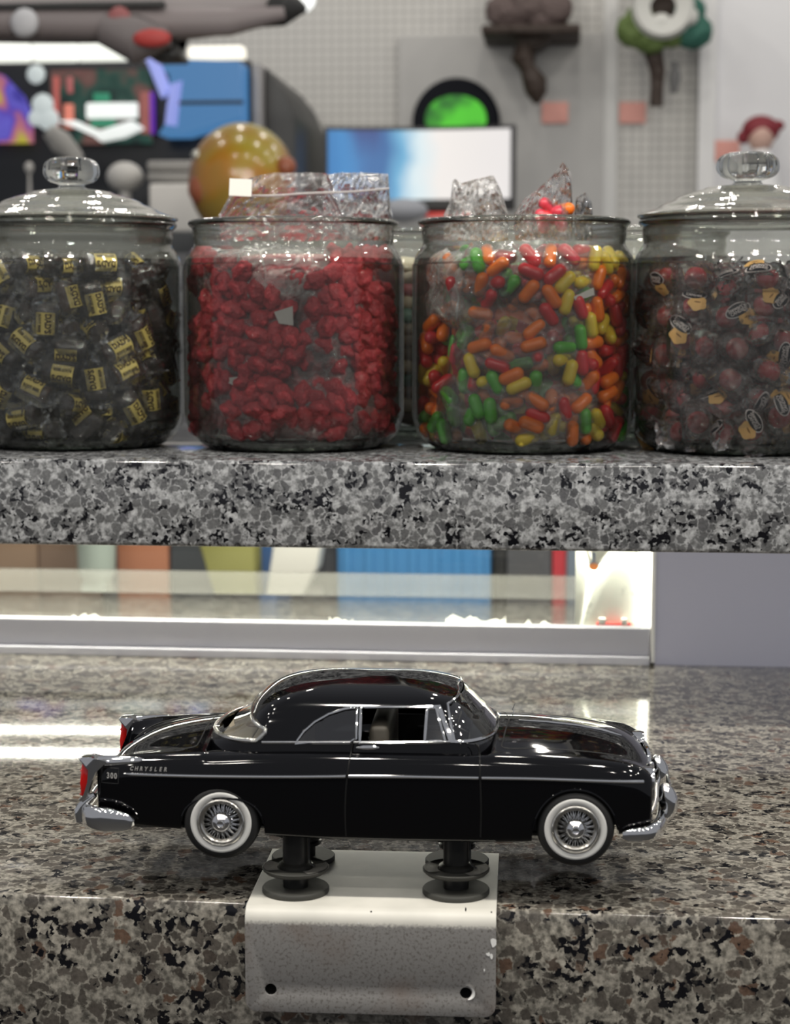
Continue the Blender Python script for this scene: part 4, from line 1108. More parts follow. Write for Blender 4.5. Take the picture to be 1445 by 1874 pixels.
for a, b in zip(A, C):
    p = (a + b) / 2; cn = col3(pxr(p, 3), rg); name = 'red' if cn == 'pink' else cn
    o = link(bpy.data.objects.new('jelly_candy', jl[cn])); o.matrix_world = frame(jp(p, 3), b - a, (0, -1, 0))
    tag(o, '%s oblong jelly candy bagged inside the third jar' % name, 'candy', '%s jelly candies in the third jar' % name)
for px, py, cn in ((1003, 381, 'pink'), (1014, 386, 'pink'), (1030, 384, 'orange'), (1008, 398, 'red'), (1024, 402, 'pink'), (992, 404, 'pink')):
    P_ = aty(px, py, YJ - .01); o = link(bpy.data.objects.new('jelly_candy', jl[cn])); o.matrix_world = frame(P_, (rg.uniform(-1, 1), .4, rg.uniform(-1, 1)), (0, -1, 0))
    tag(o, '%s jelly candy in the bag corner sticking out above the third jar rim' % ('orange' if cn == 'orange' else 'red'), 'candy', 'jelly candies above the rim, %s' % ('orange' if cn == 'orange' else 'red'))
# red gummies of the second jar
gum = []
for s in range(4):
    bm = B(); ball(bm, (0, 0, 0), .0068, (1.45, 1.0, 1.0), 4)
    for v in bm.verts: v.co *= 1 + .30 * noise.noise(v.co * 190 + Vector((s * 9, 0, 0)))
    gum.append(mesh('gummy', bm, mat('gummy_red%d' % s, ((.46, .035, .05), (.40, .028, .042), (.52, .048, .062), (.43, .032, .046))[s], .45, coat=.25, sss=.3, bump=(420, 1.0, .002))))
G2 = [(385, 556, 52, 17), (510, 487, 62, 30), (700, 490, 40, 22), (592, 588, 34, 13), (590, 655, 30, 38), (440, 690, 34, 13), (520, 800, 18, 30), (620, 480, 40, 16), (715, 700, 15, 40)]
A, C = pack(295, .0022, .0047, .056 * K, .0790 * K, .011, jz(449), 33, accept=lambda p: not in_el(pxr(p, 2), G2), iters=70)
for a, b in zip(A, C):
    p = (a + b) / 2; o = link(bpy.data.objects.new('gummy_candy', gum[rg.randrange(4)])); o.matrix_world = frame(jp(p, 2), b - a, (0, -1, 0))
    tag(o, 'plump red gummy candy bagged inside the second jar', 'candy', 'red gummy candies in the second jar')
# candy packed in the unseen middle of each jar
def core(k, lab, stops, rad, ztop, sc, dk=1):
    bm = B(); n = 48; rows = []
    Hh = [.010, .02, .035, .05, .065, .08, .095, .11, .125, ztop - .012, ztop - .004]
    lathe(bm, [(0, .009)] + [(rad * (.92 if i in (0, len(Hh) - 1) else 1), h) for i, h in enumerate(Hh)] + [(rad * .5, ztop), (0, ztop)], n)
    bmesh.ops.subdivide_edges(bm, edges=bm.edges, cuts=1)
    for v in bm.verts:
        q = noise.noise(v.co * 90 + Vector((k * 7, 0, 0))) * .004; v.co.x *= 1 + q / rad; v.co.y *= 1 + q / rad
    N = NT('core%d' % k); P = N.pos('Object'); v = N.vor(P, sc); sp = N.t.nodes.new('ShaderNodeSeparateColor'); N.l(v.outputs['Color'], sp.inputs[0])
    c = N.ramp(sp.outputs[0], stops, True)
    nb = N.bump(v.outputs['Distance'], .8, .004); nb2 = nb
    b = N.t.nodes[-1]
    m = N.princ(c, .35, 0, .3, nb)
    o = obj('candy_mass', bm, m, None, (JX[k], YJ, SZT)); tag(o, lab, 'candy', kind='stuff')
core(1, 'brown candies packed in the middle of the far left jar', [(0, (.015, .007, .004)), (.4, (.03, .014, .008)), (.8, (.3, .22, .08)), (.88, (.02, .01, .006))], .058, zt1 - .006, 75)
core(2, 'red gummies packed in the middle of the second jar', [(0, (.45, .03, .04)), (.5, (.52, .035, .05))], .060, jz(450) - .004, 95)
core(3, 'mixed jelly candies packed in the middle of the third jar', [(0, (.36, .012, .018)), (.35, (.55, .10, .012)), (.65, (.05, .22, .03)), (.8, (.45, .32, .03))], .060, jz(462) - .006, 95)
core(4, 'dark red candies packed in the middle of the far right jar', [(0, (.10, .008, .012)), (.5, (.16, .02, .025)), (.8, (.3, .2, .2)), (.9, (.02, .01, .015))], .058, jz(492) - .008, 70)

# ---- clear plastic bags -------------------------------------------------
def bag_patch(k, a0, a1, z0, z1, seed, R=.0785, n=34, m_=26, amp=.0035, mt='film_bag'):
    """front skin of a bag pressed against the inside of the jar, wrapped back at its edges"""
    bm = B(); g = []
    for i in range(n + 1):
        row = []
        for j in range(m_ + 1):
            u = i / n; v = j / m_; e = min(u, 1 - u) * 5; f = min(v, 1 - v) * 5
            cr = noise.noise(Vector((u * 3 + seed * 3.1, v * 3, seed))) + .6 * abs(noise.noise(Vector((u * 8 + seed, v * 6, seed * 2)))) + .35 * noise.noise(Vector((u * 19, v * 15, seed)))
            rr = R * K - .002 - amp * max(0, cr) - .010 * max(0, 1 - e) ** 2 - .010 * max(0, 1 - f) ** 2
            th = math.radians(a0 + (a1 - a0) * u + 4 * noise.noise(Vector((v * 4, seed, 1)))) - PI / 2
            zz = z0 + (z1 - z0) * v + .004 * noise.noise(Vector((u * 4, seed, 7)))
            row.append(bm.verts.new((rr * math.cos(th), rr * math.sin(th), zz)))
        g.append(row)
    for i in range(n):
        for j in range(m_): bm.faces.new((g[i][j], g[i + 1][j], g[i + 1][j + 1], g[i][j + 1]))
    return bm
def bag(k, lab, px0, px1, py0, py1, seed, mt='film_bag', amp=.0035):
    f = lambda px: math.degrees(math.asin(max(-.98, min(.98, (px - PXJ[k]) * SPX / (.0785 * K)))))
    o = obj('plastic_bag', bag_patch(k, f(px0), f(px1), jz(py1), jz(py0), seed, amp=amp), M[mt], None, (JX[k], YJ, SZT), smooth=False)
    return tag(o, lab, 'bag', 'clear candy bags in the open jars')
bag(2, 'clear bag of red candy at the upper left of the second jar', 346, 500, 452, 560, 1)
bag(2, 'crumpled clear bag in the upper middle of the second jar', 440, 640, 446, 560, 2, 'film_dense', .006)
bag(2, 'clear bag of red candy across the upper right of the second jar', 560, 728, 490, 700, 3)
bag(2, 'clear bag of red candy at the left middle of the second jar', 346, 570, 560, 700, 4)
bag(2, 'clear bag of red candy at the bottom left of the second jar', 350, 530, 690, 822, 5)
bag(2, 'clear bag of red candy at the bottom right of the second jar', 540, 726, 650, 822, 6, 'film_bag', .005)
bag(3, 'clear empty bag end at the upper left of the third jar', 764, 860, 455, 600, 7, 'film_dense', .006)
bag(3, 'clear bag of jelly candy at the top middle of the third jar', 840, 950, 446, 560, 8)
bag(3, 'clear bag of jelly candy at the top right of the third jar', 935, 1140, 450, 570, 9)
bag(3, 'wide clear bag of jelly candy across the middle of the third jar', 815, 1100, 550, 692, 10)
bag(3, 'clear bag of jelly candy along the bottom of the third jar', 780, 1120, 684, 826, 11)
# bag tops standing above the rims
def bag_top(lab, outline_px, Yc, seed, depth=.016, mt='film_bag', zipl=None, parent_group='bag tops above the jar rims'):
    """puffed pair of film sheets with a traced top edge; its lower edge drops into the jar"""
    n = 30; xs = [p[0] for p in outline_px]; x0, x1 = xs[0], xs[-1]
    t = thing('bag_top', lab, 'bag', tuple(aty((x0 + x1) / 2, 440, Yc)), 0, parent_group); o0 = Vector(t.location)
    bm = B()
    for s in (-1, 1):
        g = []
        for i in range(n + 1):
            px = x0 + (x1 - x0) * i / n; ty = float(np.interp(px, xs, [p[1] for p in outline_px])); row = []
            for j in range(19):
                v = j / 18; py = 440 + (ty - 440) * v; u = i / n
                P_ = aty(px + 6 * noise.noise(Vector((v * 3, seed, u * 2))) * (1 - v), py, Yc)
                cr = noise.noise(Vector((u * 4 + seed, v * 3, s))) + .7 * abs(noise.noise(Vector((u * 10, v * 5, seed + s)))) + .4 * noise.noise(Vector((u * 23, v * 14, seed)))
                P_.y += s * depth * (math.sin(PI * u) ** .5 * (1 - v) ** .6 * .5) + .012 * cr * (.4 + .6 * (1 - v))
                row.append(bm.verts.new(P_ - o0))
            g.append(row)
        for i in range(n):
            for j in range(18): bm.faces.new((g[i][j], g[i + 1][j], g[i + 1][j + 1], g[i][j + 1]))
    obj('film', bm, M[mt], t, smooth=False)
    if zipl:
        bm = B(); P_ = [aty(a, b, Yc - .008) - o0 for a, b in zipl]; tube(bm, spline(P_, 5), .0009, 6); obj('zip_seal', bm, M['zip'], t)
    return t
M['zip'] = film('zip_film', .55, 1.2, wcol=(.75, .72, .70))
bag_top('clear zip bag top standing above the left half of the second jar', [(402, 392), (412, 372), (432, 334), (470, 322), (500, 316), (560, 315), (600, 317), (628, 390)], YJ - .015, 3, zipl=[(440, 358), (500, 358), (560, 354), (612, 352)])
bag_top('clear zip bag top with hanging seal, standing above the right half of the second jar', [(590, 320), (620, 316), (660, 316), (712, 318), (714, 330), (708, 360), (718, 392)], YJ + .010, 5, zipl=[(592, 352), (640, 351), (690, 347), (712, 345)], mt='film_dense')
bag_top('folded clear bag top above the left half of the third jar', [(812, 392), (826, 362), (828, 325), (845, 335), (870, 328), (902, 320), (915, 345), (930, 392)], YJ - .01, 8, mt='film_dense')
bag_top('peaked clear bag top holding a few candies above the right half of the third jar', [(940, 392), (958, 365), (985, 345), (1010, 322), (1030, 296), (1046, 318), (1048, 392)], YJ - .012, 12)
bag_top('thin clear bag corner at the right end of the third jar rim', [(1050, 392), (1054, 362), (1070, 352), (1082, 370), (1084, 392)], YJ + .02, 15, mt='film_dense')
# price-sticker like white paper tabs on the bags
for k, px, py, w_, h_, rz, lab in ((2, 440, 343, 40, 30, .05, 'plain white sticker on the zip bag above the second jar'),):
    bm = B(); box(bm, -w_ / 2 * SPX, w_ / 2 * SPX, -.0002, .0002, -h_ / 2 * SPX, h_ / 2 * SPX, 0)
    o = obj('sticker', bm, white_paper, None, tuple(aty(px, py, YJ - .030))); o.rotation_euler = (0, rz, 0); tag(o, lab, 'sticker')
def inner_tab(k, pts, lab):
    bm = B(); vs = []
    for px, py in pts:
        x = (px - PXJ[k]) * SPX; R_ = .0786 * K; x = max(-.92 * R_, min(.92 * R_, x)); y = -math.sqrt(R_ * R_ - x * x); vs.append((x, y, jz(py)))
    f_ = [bm.verts.new(v) for v in vs]; b_ = [bm.verts.new((v[0] * .997, v[1] * .997, v[2])) for v in vs]
    n = len(vs); bm.faces.new(f_); bm.faces.new(b_[::-1])
    for i in range(n): bm.faces.new((f_[i], b_[i], b_[(i + 1) % n], f_[(i + 1) % n]))
    tag(obj('paper_tab', bm, M['tab'], None, (JX[k], YJ, SZT), smooth=False), lab, 'sticker')
M['tab'] = mat('tab', (.55, .52, .50), .5)
inner_tab(2, [(532, 571), (564, 560), (565, 596), (540, 592)], 'white sticker in the middle of the second jar')
inner_tab(2, [(438, 694), (470, 690), (468, 712), (446, 702)], 'small white sticker at the lower left of the second jar')
inner_tab(3, [(770, 508), (784, 498), (782, 530), (770, 537), (767, 528)], 'long white sticker at the upper left of the third jar')
inner_tab(3, [(1046, 543), (1080, 526), (1082, 540), (1058, 548), (1050, 550)], 'torn white sticker at the upper right of the third jar')

# ---- second row of jars, glimpsed in the gaps -----------------------------
YB = YJ + .178
for px, lab, cl in ((748, 'glass jar in the back row, glimpsed between the second and third jars', ((.55, .50, .36), (.45, .16, .18), (.16, .30, .24), (.30, .27, .22))), (1158, 'glass jar in the back row, glimpsed between the third and fourth jars', ((.02, .02, .02), (.4, .38, .33), (.10, .20, .09), (.5, .46, .3)))):
    x = aty(px, 600, YB).x; jar(0, lab, x, YB)
    meB = [mesh('c', capsule_bm(.006, .0075), mat('taffy', c, .4)) for c in cl]
    for i in range(26):
        z = .016 + .0102 * (i // 2); th = -PI / 2 + (.13 if i % 2 else -.13) + rg.uniform(-.05, .05)
        o = link(bpy.data.objects.new('wrapped_taffy', meB[rg.randrange(4)])); o.matrix_world = frame(Vector((x + .068 * math.cos(th), YB + .068 * math.sin(th), SZT + z)), (1, rg.uniform(-.3, .3), rg.uniform(-.3, .3)), (0, -1, 0), 0, .82)
        tag(o, 'small wrapped candy in the back row jar behind the gap %s' % ('left of the third jar' if px < 900 else 'right of the third jar'), 'candy', 'back row candies, gap %s' % ('left' if px < 900 else 'right'))
# ------------------------------------------------------------------ the shop behind
BY = 5.4
def at(px, py, Y=BY): return aty(px, py, Y)
def rectY(px0, py0, px1, py1, Y):
    a = at(px0, py0, Y); b = at(px1, py1, Y); return a.x, b.x, b.z, a.z
def slab(bm, px0, py0, px1, py1, Y, th=.03, bev=0, mi=0):
    x0, x1, z0, z1 = rectY(px0, py0, px1, py1, Y); return box(bm, x0, x1, Y, Y + th, z0, z1, bev, mi)
N = NT('peg_wall'); P = N.pos(); mp = N.t.nodes.new('ShaderNodeMapping'); mp.inputs['Scale'].default_value = (1, 0, 1); N.l(P, mp.inputs[0]); v = N.vor(mp.outputs[0], 38, 'F1', 0.0)
hole = N.ramp(v.outputs['Distance'], [(.16, 0.), (.26, 1.)]); nz = N.noise(P, 1.1, 2)
c = N.mix(hole, (.26, .25, .24), (.56, .55, .52)); c = N.mix(N.ramp(nz.outputs['Fac'], [(.35, 0.), (.7, .35)]), c, (.42, .42, .44))
peg = N.princ(c, .6)
def struct(name, bm, m, label, cat='wall'):
    return tag(obj(name, bm, m, smooth=False), label, cat, kind='structure')
bm = B(); box(bm, -5, 5, BY, BY + .1, -.9, 3.2); struct('wall_back', bm, peg, 'perforated pale grey wall panel at the back of the shop')
bm = B(); box(bm, -5, 5, -9, BY + .1, -1.0, -.9); struct('floor', bm, mat('floor_dark', (.05, .048, .045), .5), 'dark shop floor', 'floor')
mtw = mat('white_trim', (.74, .74, .74), .5)
bm = B(); slab(bm, 1283, -60, 1302, 560, BY - .06, .06); struct('trim_2', bm, mtw, 'white upright post on the back wall', 'trim')
bm = B(); slab(bm, 1302, -60, 1500, 560, BY - .03, .03); struct('trim_3', bm, mat('white_panel', (.70, .70, .72), .5), 'plain white panel right of the upright post', 'trim')
bm = B(); slab(bm, 1106, -60, 1124, 560, BY - .02, .02); struct('trim_4', bm, mat('strip', (.60, .60, .59), .5), 'pale joint strip between two wall panels', 'trim')
bm = B(); slab(bm, 730, 66, 1100, 560, BY - .035, .035); o = struct('trim_5', bm, mat('panel_shade', (.44, .435, .425), .6), 'slightly darker rectangular panel behind the left wall clock and the green disc', 'trim')
# --- monitor -----------------------------------------------------------
Y = 4.9
def thingY(name, label, cat, px, py, Y, group=None): return thing(name, label, cat, tuple(at(px, py, Y)), 0, group)
def part(name, bm, m, t, **kw):
    for v in bm.verts: v.co -= Vector(t.location)
    return obj(name, bm, m, t, **kw)
def screen_mat(name, stops_fn, es):
    N = NT(name); P = N.pos('Object'); s = N.t.nodes.new('ShaderNodeSeparateXYZ'); N.l(P, s.inputs[0])
    col = stops_fn(N, s.outputs[0], s.outputs[2], P)
    return N.princ((.01, .01, .01), .3, 0, 0, None, .3, col, es)
mw = at(930, 300, Y).x - at(602, 300, Y).x
def mon(N, x, z, P):
    u = N.math('MULTIPLY_ADD', x, 1 / mw, .5); n_ = N.noise(P, 9, 2); u = N.math('ADD', u, N.math('MULTIPLY_ADD', n_.outputs['Fac'], .16, -.08))
    c = N.ramp(u, [(0, (.03, .20, .50)), (.14, (.05, .28, .62)), (.30, (.04, .16, .40)), (.40, (.16, .45, .70)), (.50, (.75, .88, .92)), (.62, (.95, .90, .86)), (1, (.90, .86, .84))])
    d = N.ramp(z, [(.62, 0.), (.70, 1.)]); g = N.ramp(N.math('ABSOLUTE', N.math('ADD', u, -.2)), [(.04, 1.), (.12, 0.)])
    zz = N.ramp(N.math('MULTIPLY_ADD', z, 4.5, .5), [(.55, .35), (.95, 1.)])
    return N.mix(N.math('MULTIPLY', g, zz), c, (.03, .05, .22))
t = thingY('monitor', 'curved monitor showing a blue and white picture, in front of the green disc', 'monitor', 766, 300, Y)
x0, x1, z0, z1 = rectY(602, 240, 934, 364, Y)
bm = B(); n = 16; F1 = []; 
for i in range(n + 1):
    u = i / n; yy = Y - .03 * (2 * u - 1) ** 2; F1.append([bm.verts.new((x0 + (x1 - x0) * u, yy, z0)), bm.verts.new((x0 + (x1 - x0) * u, yy, z1))])
for a, b in zip(F1, F1[1:]): bm.faces.new((a[0], b[0], b[1], a[1]))
part('screen', bm, screen_mat('monitor_picture', mon, .66), t, smooth=True)
bm = B()
x0b, x1b = x0 - .01, x1 + .012; rows = []
for i in range(n + 1):
    u = i / n; yy = Y + .006 - .03 * (2 * u - 1) ** 2; rows.append([bm.verts.new((x0b + (x1b - x0b) * u, yy + dy, z)) for dy, z in ((0, z0 - .03), (0, z1 + .01), (.05, z1 + .01), (.05, z0 - .03))])
for a, b in zip(rows, rows[1:]):
    for k in range(4): bm.faces.new((a[k], a[(k + 1) % 4], b[(k + 1) % 4], b[k]))
bm.faces.new(rows[0]); bm.faces.new(rows[-1])
part('housing', bm, mat('monitor_black', (.02, .02, .022), .4), t)
bm = B(); box(bm, (x0 + x1) / 2 - .03, (x0 + x1) / 2 + .03, Y + .02, Y + .06, z0 - .2, z0 - .01, .005); box(bm, (x0 + x1) / 2 - .14, (x0 + x1) / 2 + .14, Y - .06, Y + .1, z0 - .2, z0 - .19, .003); part('monitor_foot', bm, M['black_matte'], t)
tz = z0 - .2
bm = B(); box(bm, -.69, .9, 4.35, 5.2, tz - .03, tz, .004); box(bm, -.66, -.61, 4.4, 5.15, -.9, tz - .03, .002); box(bm, .80, .85, 4.4, 5.15, -.9, tz - .03, .002)
tag(obj('desk', bm, mat('desk_grey', (.22, .22, .23), .5)), 'low grey desk under the curved monitor', 'desk')
# red tray and grey mound seen between the jars
t = thingY('red_tray', 'red edged black tray on the desk below the monitor', 'tray', 790, 393, 4.2)
bm = B(); slab(bm, 716, 371, 850, 389, 4.2, .12, .01); part('black_top', bm, M['black_matte'], t)
bm = B(); slab(bm, 700, 389, 860, 402, 4.19, .14, .004); part('red_edge', bm, mat('tray_red', (.65, .05, .04), .4), t)
bm = B(); q = at(738, 386, 4.12); ball(bm, q, .055, (1.0, .8, .5), 3); tag(obj('grey_cloth_bundle', bm, mat('cloth_grey', (.30, .31, .34), .8)), 'rounded grey bundle beside the red edged tray', 'bundle')
bm = B(); box(bm, at(700, 400, 4.2).x, at(870, 400, 4.2).x, 4.1, 4.34, tz + .001, at(700, 402, 4.2).z - .001, .003); tag(obj('crate', bm, mat('crate_grey', (.25, .25, .25), .7)), 'plain grey crate carrying the red edged tray', 'crate')
# --- black disc with green emblem ----------------------------------------
Y = BY - .04; c = at(835, 225, Y); R_ = (at(915, 225, Y).x - c.x)
t = thing('wall_disc', 'round black wall sign with a glowing green mushroom-like shape', 'sign', tuple(c))
bm = B(); lathe(bm, [(0, -.03), (R_ * .93, -.03), (R_, -.02), (R_, .0), (0, 0)], 48, axis='Y'); obj('disc', bm, mat('disc_black', (.004, .005, .009), .7, spec=.2), t)
N = NT('green_glow'); P = N.pos('Object'); gn = N.noise(P, 14, 1); gc = N.ramp(gn.outputs['Fac'], [(.35, (.02, .12, .02)), (.6, (.07, .45, .03))]); gm = N.princ(gc, .5, 0, 0, None, .3, gc, .45)
pts = []
for i in range(25):
    a = PI * i / 24; pts.append((R_ * .70 * math.cos(a), R_ * (-.02 + .62 * math.sin(a) ** .8)))
pts += [(-R_ * .62, -R_ * .12), (-R_ * .25, -R_ * .10), (-R_ * .2, -R_ * .5), (R_ * .2, -R_ * .5), (R_ * .25, -R_ * .10), (R_ * .62, -R_ * .12)]
bm = B(); prism(bm, pts, -.036, -.0295); obj('green_shape', bm, gm, t)
# --- carved wall clocks -----------------------------------------------------
dk = mat('carved_wood', (.035, .022, .016), .6, bump=(30, .6, .02)); dk2 = mat('carved_brown', (.10, .055, .035), .6, bump=(40, .6, .02))
Y = BY - .22
t = thingY('wall_clock', 'dark carved shelf clock with hanging pendulum, left of the two', 'clock', 970, 50, Y)
bm = B(); slab(bm, 880, 45, 1062, 60, Y - .06, .24, .008); part('clock_shelf', bm, dk, t)
bm = B(); slab(bm, 908, -60, 1038, 44, Y, .18, .02); part('clock_body', bm, dk2, t)
bm = B()
for px, py, s_ in ((925, 20, .06), (965, 8, .07), (1010, 15, .06), (945, 33, .04), (990, 34, .045)): ball(bm, at(px, py, Y - .02), s_, (1, .5, .8), 2)
part('carving', bm, mat('carving_tan', (.11, .08, .075), .7, bump=(40, 1, .02)), t)
bm = B(); x0, x1, z0, z1 = rectY(920, 60, 1020, 84, Y); prism(bm, [(x0, z1), (x1, z1), (x1 - (x1 - x0) * .35, z0), (x0 + (x1 - x0) * .35, z0)], Y, Y + .14, bev=.004); part('corbel', bm, dk, t)
bm = B(); tube(bm, [at(958, 84, Y), at(957, 105, Y), at(965, 125, Y), at(978, 150, Y), at(981, 170, Y), at(982, 190, Y)], [.022, .035, .022, .034, .03, .008], 10); part('pendulum', bm, dk, t)
t = thingY('wall_clock', 'dark carved clock with green leaves and white face, right of the two', 'clock', 1212, 40, Y)
bm = B(); slab(bm, 1158, -60, 1268, 55, Y, .14, .03); part('clock_body', bm, dk, t)
lf = mat('leaf_green', (.10, .15, .04), .7, bump=(40, 1, .02)); lt = mat('leaf_teal', (.03, .12, .09), .7, bump=(40, 1, .02))
bm = B()
for px, py, s_ in ((1165, 55, .06), (1190, 68, .055), (1228, 60, .05), (1170, 30, .04)): ball(bm, at(px, py, Y - .03), s_, (1, .5, .85), 2)
part('green_leaves', bm, lf, t)
bm = B()
for px, py, s_ in ((1268, 58, .055), (1262, 20, .045)): ball(bm, at(px, py, Y - .03), s_, (1, .5, .9), 2)
part('teal_leaves', bm, lt, t)
bm = B(); lathe(bm, [(.035, -.01), (.075, -.02), (.085, 0), (.035, 0)], 24, at(1213, 14, Y - .06), 'Y', close=True)
for px, py, s_ in ((1209, 42, .03), (1258, 30, .03)): ball(bm, at(px, py, Y - .06), s_, (1, .5, .9), 2)
part('clock_face', bm, mat('face_white', (.55, .55, .52), .6), t)
bm = B(); tube(bm, [at(1198, 70, Y), at(1196, 100, Y), at(1203, 130, Y), at(1202, 160, Y), at(1200, 195, Y)], [.03, .026, .022, .018, .02], 10); part('pendulum', bm, dk, t)
bm = B(); tube(bm, [at(1234, 112, Y), at(1234, 140, Y), at(1232, 170, Y)], [.008, .018, .01], 8); part('weight', bm, mat('weight_grey', (.12, .12, .12), .5), t)
# --- pink tags, little figure ---------------------------------------------------
pk = mat('tag_pink', (.72, .35, .30), .6)
for px, py, Yt, lab in ((1015, 206, BY - .045, 'pink price tag below the left clock pendulum'), (1157, 206, BY - .012, 'pink price tag beside the right clock pendulum'), (1328, 276, BY - .04, 'pink price tag on the white panel beside the red-haired figure')):
    bm = B(); slab(bm, px - 24, py - 19, px + 24, py + 19, Yt, .006, .001); slab(bm, px - 12, py - 6, px + 12, py + 5, Yt - .001, .002, 0)
    tag(obj('price_tag', bm, pk), lab, 'tag', 'pink price tags on the back wall')
Y = BY - .2; t = thingY('figurine', 'small figure with dark red hair and white body on the white panel', 'figurine', 1392, 300, Y)
hc = at(1392, 250, Y)
bm = B(); ball(bm, hc, .045, (.8, .8, 1), 3); part('head', bm, mat('figure_skin', (.55, .36, .30), .6), t)
bm = B(); ball(bm, hc + Vector((0, .012, .018)), .055, (.95, .8, .75), 3); ball(bm, hc + Vector((.045, .01, .03)), .02, (1, .8, .8), 2); ball(bm, hc + Vector((-.045, .01, 0)), .02, (1, .8, 1), 2); part('hair', bm, mat('figure_hair', (.20, .02, .03), .6), t)
bm = B(); lathe(bm, [(0, .0), (.06, 0), (.055, .04), (.03, .10), (.018, .13), (0, .13)], 24, at(1391, 355, Y)); part('dress', bm, mat('figure_white', (.75, .75, .75), .6), t)
bm = B(); slab(bm, 1340, 356, 1440, 362, Y - .1, .3, .004); tag(obj('wall_shelf', bm, mtw), 'narrow white wall shelf under the red-haired figure', 'shelf')

# --- game cabinets at left ---------------------------------------------------------
Y = 4.6
blk = mat('cabinet_black', (.012, .014, .018), .4)
t = thingY('game_cabinet', 'wide black game cabinet with several lit screens at far left', 'game cabinet', 230, 400, Y)
bm = B(); slab(bm, -120, 116, 462, 700, Y, .7, .01); part('cabinet_body', bm, blk, t)
bm = B(); slab(bm, 460, 116, 482, 700, Y - .02, .7, .005); part('side_strip', bm, mat('strip_grey', (.30, .29, .29), .5), t)
xs0, xs1 = at(482, 120, Y).x, at(537, 120, Y).x; zt_, zm, zb_ = at(500, 118, Y).z, at(500, 175, Y).z, at(500, 620, Y).z
bm = B(); prism(bm, [(xs0, zt_), (xs1 - .03, zm + .02), (xs1, zm - .05), (xs1, zb_), (xs0, zb_)], Y + .02, Y + .6, bev=.01); part('side_panel', bm, mat('side_grey', (.05, .05, .05), .5), t)
sp0 = Vector(t.location)
def sc_purple(N, x, z, P):
    v = N.noise(P, 13, 1)
    return N.ramp(v.outputs['Fac'], [(.3, (.04, .03, .30)), (.42, (.14, .12, .60)), (.50, (.10, .06, .45)), (.56, (.45, .14, .22)), (.62, (.50, .2, .2)), (.70, (.50, .45, .05))])
def sc_game(N, x, z, P):
    n_ = N.noise(P, 9, 2)
    return N.ramp(n_.outputs['Fac'], [(.42, (.005, .010, .010)), (.52, (.01, .04, .03)), (.60, (.09, .04, .035)), (.7, (.10, .06, .05))])
def sc_blue(N, x, z, P):
    n_ = N.noise(P, 10, 2); zz = N.math('MULTIPLY_ADD', z, 5.3, .5)
    zz = N.math('ADD', zz, N.math('MULTIPLY_ADD', n_.outputs['Fac'], .2, -.1))
    return N.ramp(zz, [(.0, (.05, .05, .06)), (.12, (.03, .10, .09)), (.28, (.05, .22, .32)), (.36, (.06, .16, .36)), (.55, (.05, .14, .36)), (.9, (.08, .24, .50))])
x0, x1, z0, z1 = rectY(-30, 126, 62, 262, Y)
pts = [(x0, z0), (x1, z0), (x1, z0 + (z1 - z0) * .35), (x1 - .02, z0 + (z1 - z0) * .62), (x1 - .07, z0 + (z1 - z0) * .9), (x0, z1)]
bm = B(); prism(bm, pts, Y - .03, Y + .01); part('purple_screen', bm, screen_mat('purple_picture', sc_purple, .6), t, smooth=False)
bm = B(); slab(bm, 92, 128, 276, 262, Y - .02, .03); part('game_screen', bm, screen_mat('game_picture', sc_game, 1.0), t, smooth=False)
wl = mat('lit_white', (.5, .5, .5), .5, emit=(.80, .84, .80), es=.6)
bm = B(); slab(bm, 156, 188, 252, 216, Y - .035, .012, .006); part('lit_white_bar', bm, wl, t)
bm = B(); x0, x1, z0, z1 = rectY(115, 225, 272, 262, Y); prism(bm, [(x0, z1), (x0 + .05, z1), ((x0 + x1) / 2, z1 - .03), (x1 - .03, z1), (x1, z1 - .02), (x1 - .05, z0 + .01), ((x0 + x1) / 2, z0), (x0 + .09, z0 + .02)], Y - .06, Y - .03, bev=.004); part('lit_white_curve', bm, wl, t)
for px0, py0, px1, py1, cl, nm in ((97, 140, 108, 232, (.30, .07, .06), 'red_pillar'), (122, 140, 132, 170, (.28, .08, .08), 'red_pillar'), (116, 190, 134, 235, (.45, .14, .10), 'red_pillar'), (256, 168, 276, 244, (.22, .07, .06), 'red_pillar'), (170, 170, 200, 186, (.02, .16, .09), 'green_light'), (165, 218, 210, 232, (.02, .14, .08), 'green_light'), (273, 168, 283, 245, (.10, .02, .28), 'violet_light')):
    bm = B(); slab(bm, px0, py0, px1, py1, Y - .032, .012, .003); part(nm, bm, mat(nm, cl, .5, emit=cl, es=.6), t)
for px, py, r_ in ((66, 136, .030), (78, 192, .036), (88, 218, .036), (66, 216, .026)):
    bm = B(); ball(bm, at(px, py, Y - .04), r_ * .8, (1, .4, 1), 2); part('round_lamp', bm, mat('lamp_dim', (.3, .33, .33), .4, emit=(.36, .40, .40), es=.7), t)
x0, x1, z0, z1 = rectY(276, 108, 442, 246, Y - .1)
pts = [(x0, z1), (x1, z1 - .01), (x1, z0 + .04), (x0 + .08, z0), (x0 + .02, z0), (x0 + .05, (z0 + z1) / 2 - .05), (x0 + .05, (z0 + z1) / 2 + .05)]
bm = B(); prism(bm, pts, Y - .12, Y + .005); bs = part('blue_screen', bm, screen_mat('blue_picture', sc_blue, .55), t, smooth=False)
bm = B(); tube(bm, [(x0 + .01, Y - .13, z1), (x0 + .045, Y - .13, z1 - .09), (x0 + .07, Y - .13, (z0 + z1) / 2 + .03), (x0 + .06, Y - .13, (z0 + z1) / 2 - .03), (x0 + .055, Y - .13, z0 + .02)], .02, 8, flat=.4); part('lit_edge', bm, mat('edge_lilac', (.2, .2, .4), .5, emit=(.20, .26, .62), es=.6), t)
